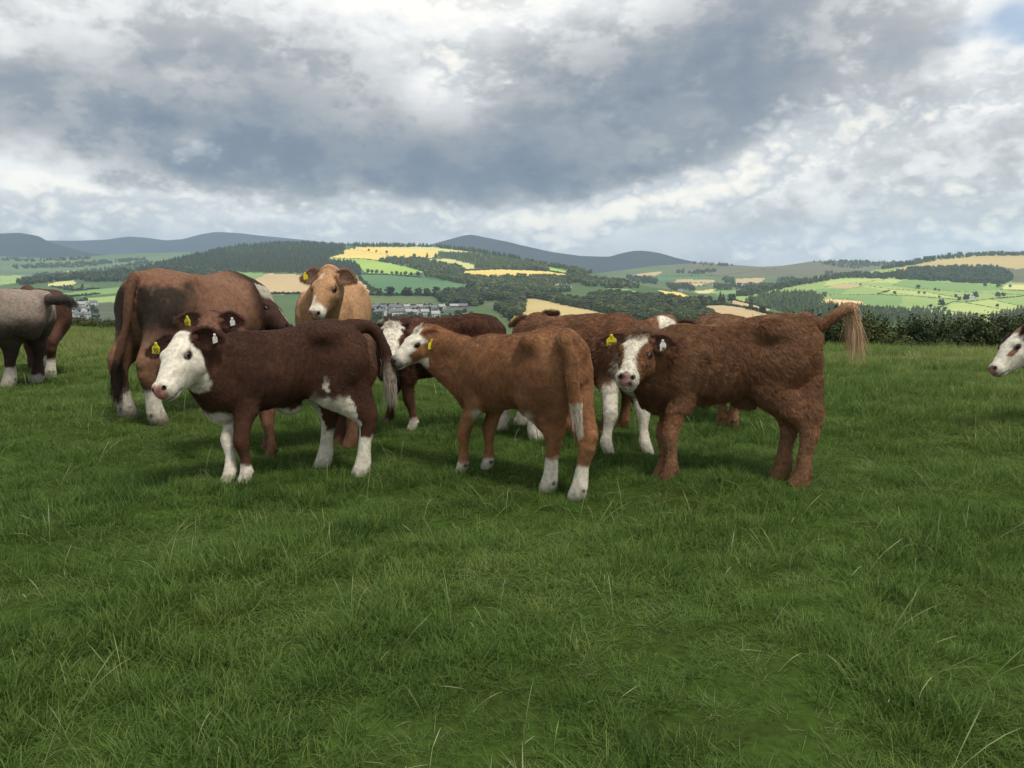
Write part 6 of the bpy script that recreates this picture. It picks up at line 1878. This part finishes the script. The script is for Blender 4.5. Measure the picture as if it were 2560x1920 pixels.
for i, px in enumerate(np.arange(1890, 2900, 34)):
    Y = 34.5 + 1.0 * math.sin(i * 1.3) + (px - 2000) * .0006
    top = np.interp(px, [1890, 1940, 1985, 2030, 2060, 2110, 2165, 2200, 2270, 2330, 2400, 2480, 2560, 2900], [812, 800, 778, 806, 800, 785, 788, 806, 812, 800, 806, 792, 798, 800])
    p = at(px, top, Y)
    h = p[2] - float(ground_z(p[0], p[1]))
    sp.append((p[0], Y, max(.9, h + .22 + .14 * math.sin(i * 2.1)), random.uniform(.75, 1.0)))
    if i % 2: sp.append((p[0] + .3, Y - .8, max(.5, h * .6), .7))
hedge("hedge", "dark green hawthorn hedge along the pasture edge behind the raised tail", sp)
sp = []
for i, px in enumerate(np.arange(60, 420, 24)):
    Y = 58.0 + 2 * math.sin(i * 1.7)
    p = at(px, 806 + 6 * math.sin(i * 1.1), Y)
    sp.append((p[0], Y, max(1.0, p[2] - float(land_z(p[0], p[1])) + .2), 1.0))
hedge("hedge", "low dark hedge below the left village, beside the bull's rump", sp)

# ------------------------------------------------------------------ grass
def grass_mats():
    def gm(name, ramp, trans):
        m = bpy.data.materials.new(name); m.use_nodes = True
        nt = m.node_tree; nt.nodes.clear(); L = nt.links.new
        out = nt.nodes.new("ShaderNodeOutputMaterial")
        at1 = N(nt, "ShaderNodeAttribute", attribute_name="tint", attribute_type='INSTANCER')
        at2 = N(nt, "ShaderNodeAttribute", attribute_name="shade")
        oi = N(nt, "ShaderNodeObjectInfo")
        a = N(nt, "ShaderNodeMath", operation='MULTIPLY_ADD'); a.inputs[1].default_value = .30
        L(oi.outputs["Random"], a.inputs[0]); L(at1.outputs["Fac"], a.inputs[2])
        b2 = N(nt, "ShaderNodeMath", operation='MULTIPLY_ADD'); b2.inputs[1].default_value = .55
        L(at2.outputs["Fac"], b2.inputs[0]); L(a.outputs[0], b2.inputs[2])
        rp = N(nt, "ShaderNodeValToRGB"); cr = rp.color_ramp
        cr.elements[0].position, cr.elements[0].color = ramp[0][0], (*ramp[0][1], 1)
        cr.elements[1].position, cr.elements[1].color = ramp[1][0], (*ramp[1][1], 1)
        for p, c in ramp[2:]:
            e = cr.elements.new(p); e.color = (*c, 1)
        L(b2.outputs[0], rp.inputs[0])
        d = N(nt, "ShaderNodeBsdfPrincipled"); d.inputs["Roughness"].default_value = .6; d.inputs["Specular IOR Level"].default_value = .14
        t = N(nt, "ShaderNodeBsdfTranslucent")
        L(rp.outputs[0], d.inputs["Base Color"]); L(rp.outputs[0], t.inputs["Color"])
        mx = N(nt, "ShaderNodeMixShader"); mx.inputs[0].default_value = trans
        L(d.outputs[0], mx.inputs[1]); L(t.outputs[0], mx.inputs[2]); L(mx.outputs[0], out.inputs[0])
        return m
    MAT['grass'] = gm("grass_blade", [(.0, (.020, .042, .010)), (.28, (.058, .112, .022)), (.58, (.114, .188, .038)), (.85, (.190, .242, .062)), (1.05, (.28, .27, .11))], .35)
    MAT['straw'] = gm("grass_stem", [(.0, (.12, .17, .06)), (.5, (.20, .24, .10)), (1.0, (.32, .31, .16))], .2)
grass_mats()

def tuft_mesh(seed, n, rad, length, width, lean, lie, curl, segs=3):
    """a tuft of grass blades; shade = each blade's own tone"""
    r = np.random.default_rng(seed)
    V, F, S = [], [], []
    off = 0
    for i in range(n):
        a = r.uniform(0, 6.283); d = rad * math.sqrt(r.random())
        p = np.array([d * math.cos(a), d * math.sin(a), -.01])
        L = length * r.uniform(.45, 1.15); w = width * r.uniform(.6, 1.3)
        az = a + r.normal(0, 1.1)
        el = R(90) - abs(r.normal(lean, .22)); 
        if r.random() < lie: el = R(r.uniform(8, 30)); L *= 1.15
        hd = np.array([math.cos(az), math.sin(az), 0]); sd = np.array([-math.sin(az), math.cos(az), 0])
        tw = r.uniform(-.7, .7)
        sd = sd * math.cos(tw) + hd * math.sin(tw)
        sh = np.clip(r.normal(.5, .22), 0, 1)
        st = L / segs
        for k in range(segs + 1):
            ww = w * (1 - (k / segs) ** 1.6) * .5
            if k < segs:
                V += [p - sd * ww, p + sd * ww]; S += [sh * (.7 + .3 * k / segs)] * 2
            else:
                V += [p]; S += [sh]
            e = el - curl * (k / segs) * r.uniform(.6, 1.3)
            p = p + (hd * math.cos(e) + np.array([0, 0, math.sin(e)])) * st
        for k in range(segs - 1):
            b = off + 2 * k; F.append((b, b + 1, b + 3, b + 2))
        b = off + 2 * (segs - 1); F.append((b, b + 1, b + 2))
        off += 2 * segs + 1
    me = bpy.data.meshes.new("tuft"); me.from_pydata([tuple(v) for v in V], [], F); me.update()
    at_ = me.attributes.new("shade", 'FLOAT', 'POINT'); at_.data.foreach_set("value", np.array(S, np.float32))
    me.polygons.foreach_set("use_smooth", np.ones(len(F), bool))
    return me
def stem_mesh(seed, n=3):
    r = np.random.default_rng(seed); V, F, S = [], [], []
    for i in range(n):
        p = np.array([r.normal(0, .03), r.normal(0, .03), 0]); az = r.uniform(0, 6.28); el = R(r.uniform(35, 88)); L = r.uniform(.12, .27); k = 5
        hd = np.array([math.cos(az), math.sin(az), 0]); sd = np.array([-hd[1], hd[0], 0]); b = len(V); sh = r.random()
        kink = r.random() < .35
        for j in range(k + 1):
            w = .0008 if j < 3 else (.0016 if j < k else .0003)
            V += [p - sd * w, p + sd * w]; S += [sh, sh]
            if kink and j == 2: el = R(r.uniform(-10, 25))
            p = p + (hd * math.cos(el) + np.array([0, 0, math.sin(el)])) * L / k; el -= r.uniform(.02, .2)
        for j in range(k): F.append((b + 2 * j, b + 2 * j + 1, b + 2 * j + 3, b + 2 * j + 2))
    me = bpy.data.meshes.new("stems"); me.from_pydata([tuple(v) for v in V], [], F); me.update()
    at_ = me.attributes.new("shade", 'FLOAT', 'POINT'); at_.data.foreach_set("value", np.array(S, np.float32))
    return me

def grass():
    r = np.random.default_rng(77)
    protos = []
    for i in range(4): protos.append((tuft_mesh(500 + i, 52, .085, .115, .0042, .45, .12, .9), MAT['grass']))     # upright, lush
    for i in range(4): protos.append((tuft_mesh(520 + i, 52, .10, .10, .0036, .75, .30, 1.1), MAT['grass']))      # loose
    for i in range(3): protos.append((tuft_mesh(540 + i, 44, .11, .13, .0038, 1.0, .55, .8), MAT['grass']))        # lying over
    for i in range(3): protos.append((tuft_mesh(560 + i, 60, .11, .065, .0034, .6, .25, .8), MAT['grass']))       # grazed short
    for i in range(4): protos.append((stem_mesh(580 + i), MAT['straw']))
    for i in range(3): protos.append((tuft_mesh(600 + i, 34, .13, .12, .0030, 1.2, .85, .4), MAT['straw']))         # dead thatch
    pts, sc, rot, kd, tint = [], [], [], [], []
    def scatter(y0, y1, dens, size):
        A_ = (y1 - y0) * 2 * (.66 * y1 + 2.6)
        n = int(A_ * dens)
        y = r.uniform(y0, y1, n); x = r.uniform(-1, 1, n) * (.66 * y1 + 2.6)
        m = np.abs(x) < .66 * y + 2.4
        x, y = x[m], y[m]; n = len(x)
        P2 = np.stack([x, y, np.zeros(n)], 1)
        h1 = fbm(P2, 1.3, 3, 3); h2 = fbm(P2, .42, 9, 2); h3 = fbm(P2, 3.6, 14, 2)
        # worn and grazed places are thin
        keep = r.random(n) < np.clip(1.0 + .35 * h1 + .30 * h2, .80, 1)
        x, y, h1, h2, h3 = x[keep], y[keep], h1[keep], h2[keep], h3[keep]; n = len(x)
        s = size * (1 + .28 * h1 + .34 * h2) * r.uniform(.65, 1.3, n)
        s = np.clip(s, .4 * size, 1.9 * size)
        u = r.random(n) + .55 * h2 + .3 * h1
        k = np.where(u > .75, r.integers(0, 4, n), np.where(u > .35, r.integers(4, 8, n), np.where(u > .12, r.integers(8, 11, n), r.integers(11, 14, n))))
        pts.append(np.stack([x, y, ground_z(x, y)], 1)); sc.append(np.stack([s, s, s * r.uniform(.8, 1.2, n)], 1)); rot.append(r.uniform(0, 6.28, n)); kd.append(k)
        tint.append(np.clip(.12 + .17 * h3 + .12 * h1 - .10 * h2 + .27 * smoothstep(6.5, 18, y) + r.normal(0, .06, n), -.15, .75))  # tint rises with distance: sunlight on the far grass put into its colour
        ns = int(A_ * (dens * .030 + .3))
        yy = r.uniform(y0, y1, ns); xx = r.uniform(-1, 1, ns) * (.66 * y1 + 2.6); mm = np.abs(xx) < .66 * yy + 2.4; xx, yy = xx[mm], yy[mm]; ns = len(xx)
        pts.append(np.stack([xx, yy, ground_z(xx, yy)], 1)); q = r.uniform(.6, 1.15, ns); sc.append(np.stack([q, q, q], 1)); rot.append(r.uniform(0, 6.28, ns)); kd.append(r.integers(14, 18, ns)); tint.append(r.uniform(0, .5, ns))
    def extra(y0, y1, dens, kinds, size, mask=None, tn=(0, .4)):
        n = int((y1 - y0) * 2 * (.66 * y1 + 2.6) * dens)
        y = r.uniform(y0, y1, n); x = r.uniform(-1, 1, n) * (.66 * y1 + 2.6); m = np.abs(x) < .66 * y + 2.4
        if mask is not None: m &= fbm(np.stack([x, y, np.zeros(n)], 1), *mask[:2]) < mask[2]
        x, y = x[m], y[m]; n = len(x); q = size * r.uniform(.6, 1.3, n)
        pts.append(np.stack([x, y, ground_z(x, y) + .004], 1)); sc.append(np.stack([q, q, q], 1)); rot.append(r.uniform(0, 6.28, n)); kd.append(r.integers(kinds[0], kinds[1], n)); tint.append(r.uniform(*tn, n))
    extra(1.5, 12, 16, (18, 21), .7, (.42, 9, -.16), (-.35, .15))
    scatter(1.5, 4.2, 250, .74)
    scatter(4.2, 7.5, 180, .80)
    scatter(7.5, 12, 95, 1.0)
    scatter(12, 20, 42, 1.45)
    scatter(20, 38, 20, 1.9)
    pts, sc, rot, kd, tint = map(np.concatenate, (pts, sc, rot, kd, tint))
    o = inst_group("pasture_grass", pts, sc, rot, kd, protos)
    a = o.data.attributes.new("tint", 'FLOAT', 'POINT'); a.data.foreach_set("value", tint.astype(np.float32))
    tag(o, "short uneven green pasture grass under the cattle", "grass", kind="stuff")
    print("tufts", len(pts))
grass()

# ------------------------------------------------------------------ haze
def haze():
    x0, x1, y0, y1, z0, z1 = -11500, 9000, -60, 10200, HAZE_Z0, HAZE_Z1
    V = [(x, y, z) for z in (z0, z1) for (x, y) in ((x0, y0), (x1, y0), (x1, y1), (x0, y1))]
    F = [(3, 2, 1, 0), (4, 5, 6, 7), (0, 1, 5, 4), (1, 2, 6, 5), (2, 3, 7, 6), (3, 0, 4, 7)]
    me = bpy.data.meshes.new("haze"); me.from_pydata(V, [], F); me.update()
    m = bpy.data.materials.new("haze"); m.use_nodes = True
    nt = m.node_tree; nt.nodes.clear()
    out = nt.nodes.new("ShaderNodeOutputMaterial"); pv = nt.nodes.new("ShaderNodeVolumePrincipled")
    pv.inputs["Color"].default_value = (.60, .78, 1.0, 1); pv.inputs["Density"].default_value = 0.75e-4; pv.inputs["Anisotropy"].default_value = 0.0
    nt.links.new(pv.outputs[0], out.inputs["Volume"])
    me.materials.append(m)
    o = link("haze", me)
    tag(o, kind="stuff", label="thin blue-grey haze over the valley and hills", cat="haze")
dg = bpy.context.evaluated_depsgraph_get()
HAZE_Z0 = min(min((o.matrix_world @ Vector(c)).z for c in o.bound_box) for o in scene.objects if o.type == 'MESH') - 1.0
HAZE_Z1 = max(max((o.matrix_world @ Vector(c)).z for c in o.bound_box) for o in scene.objects if o.type == 'MESH') + 8.0
haze()
scene.cycles.max_bounces = 5
scene.cycles.diffuse_bounces = 2
scene.cycles.glossy_bounces = 2
scene.cycles.transmission_bounces = 3
scene.cycles.volume_bounces = 1
scene.cycles.transparent_max_bounces = 4
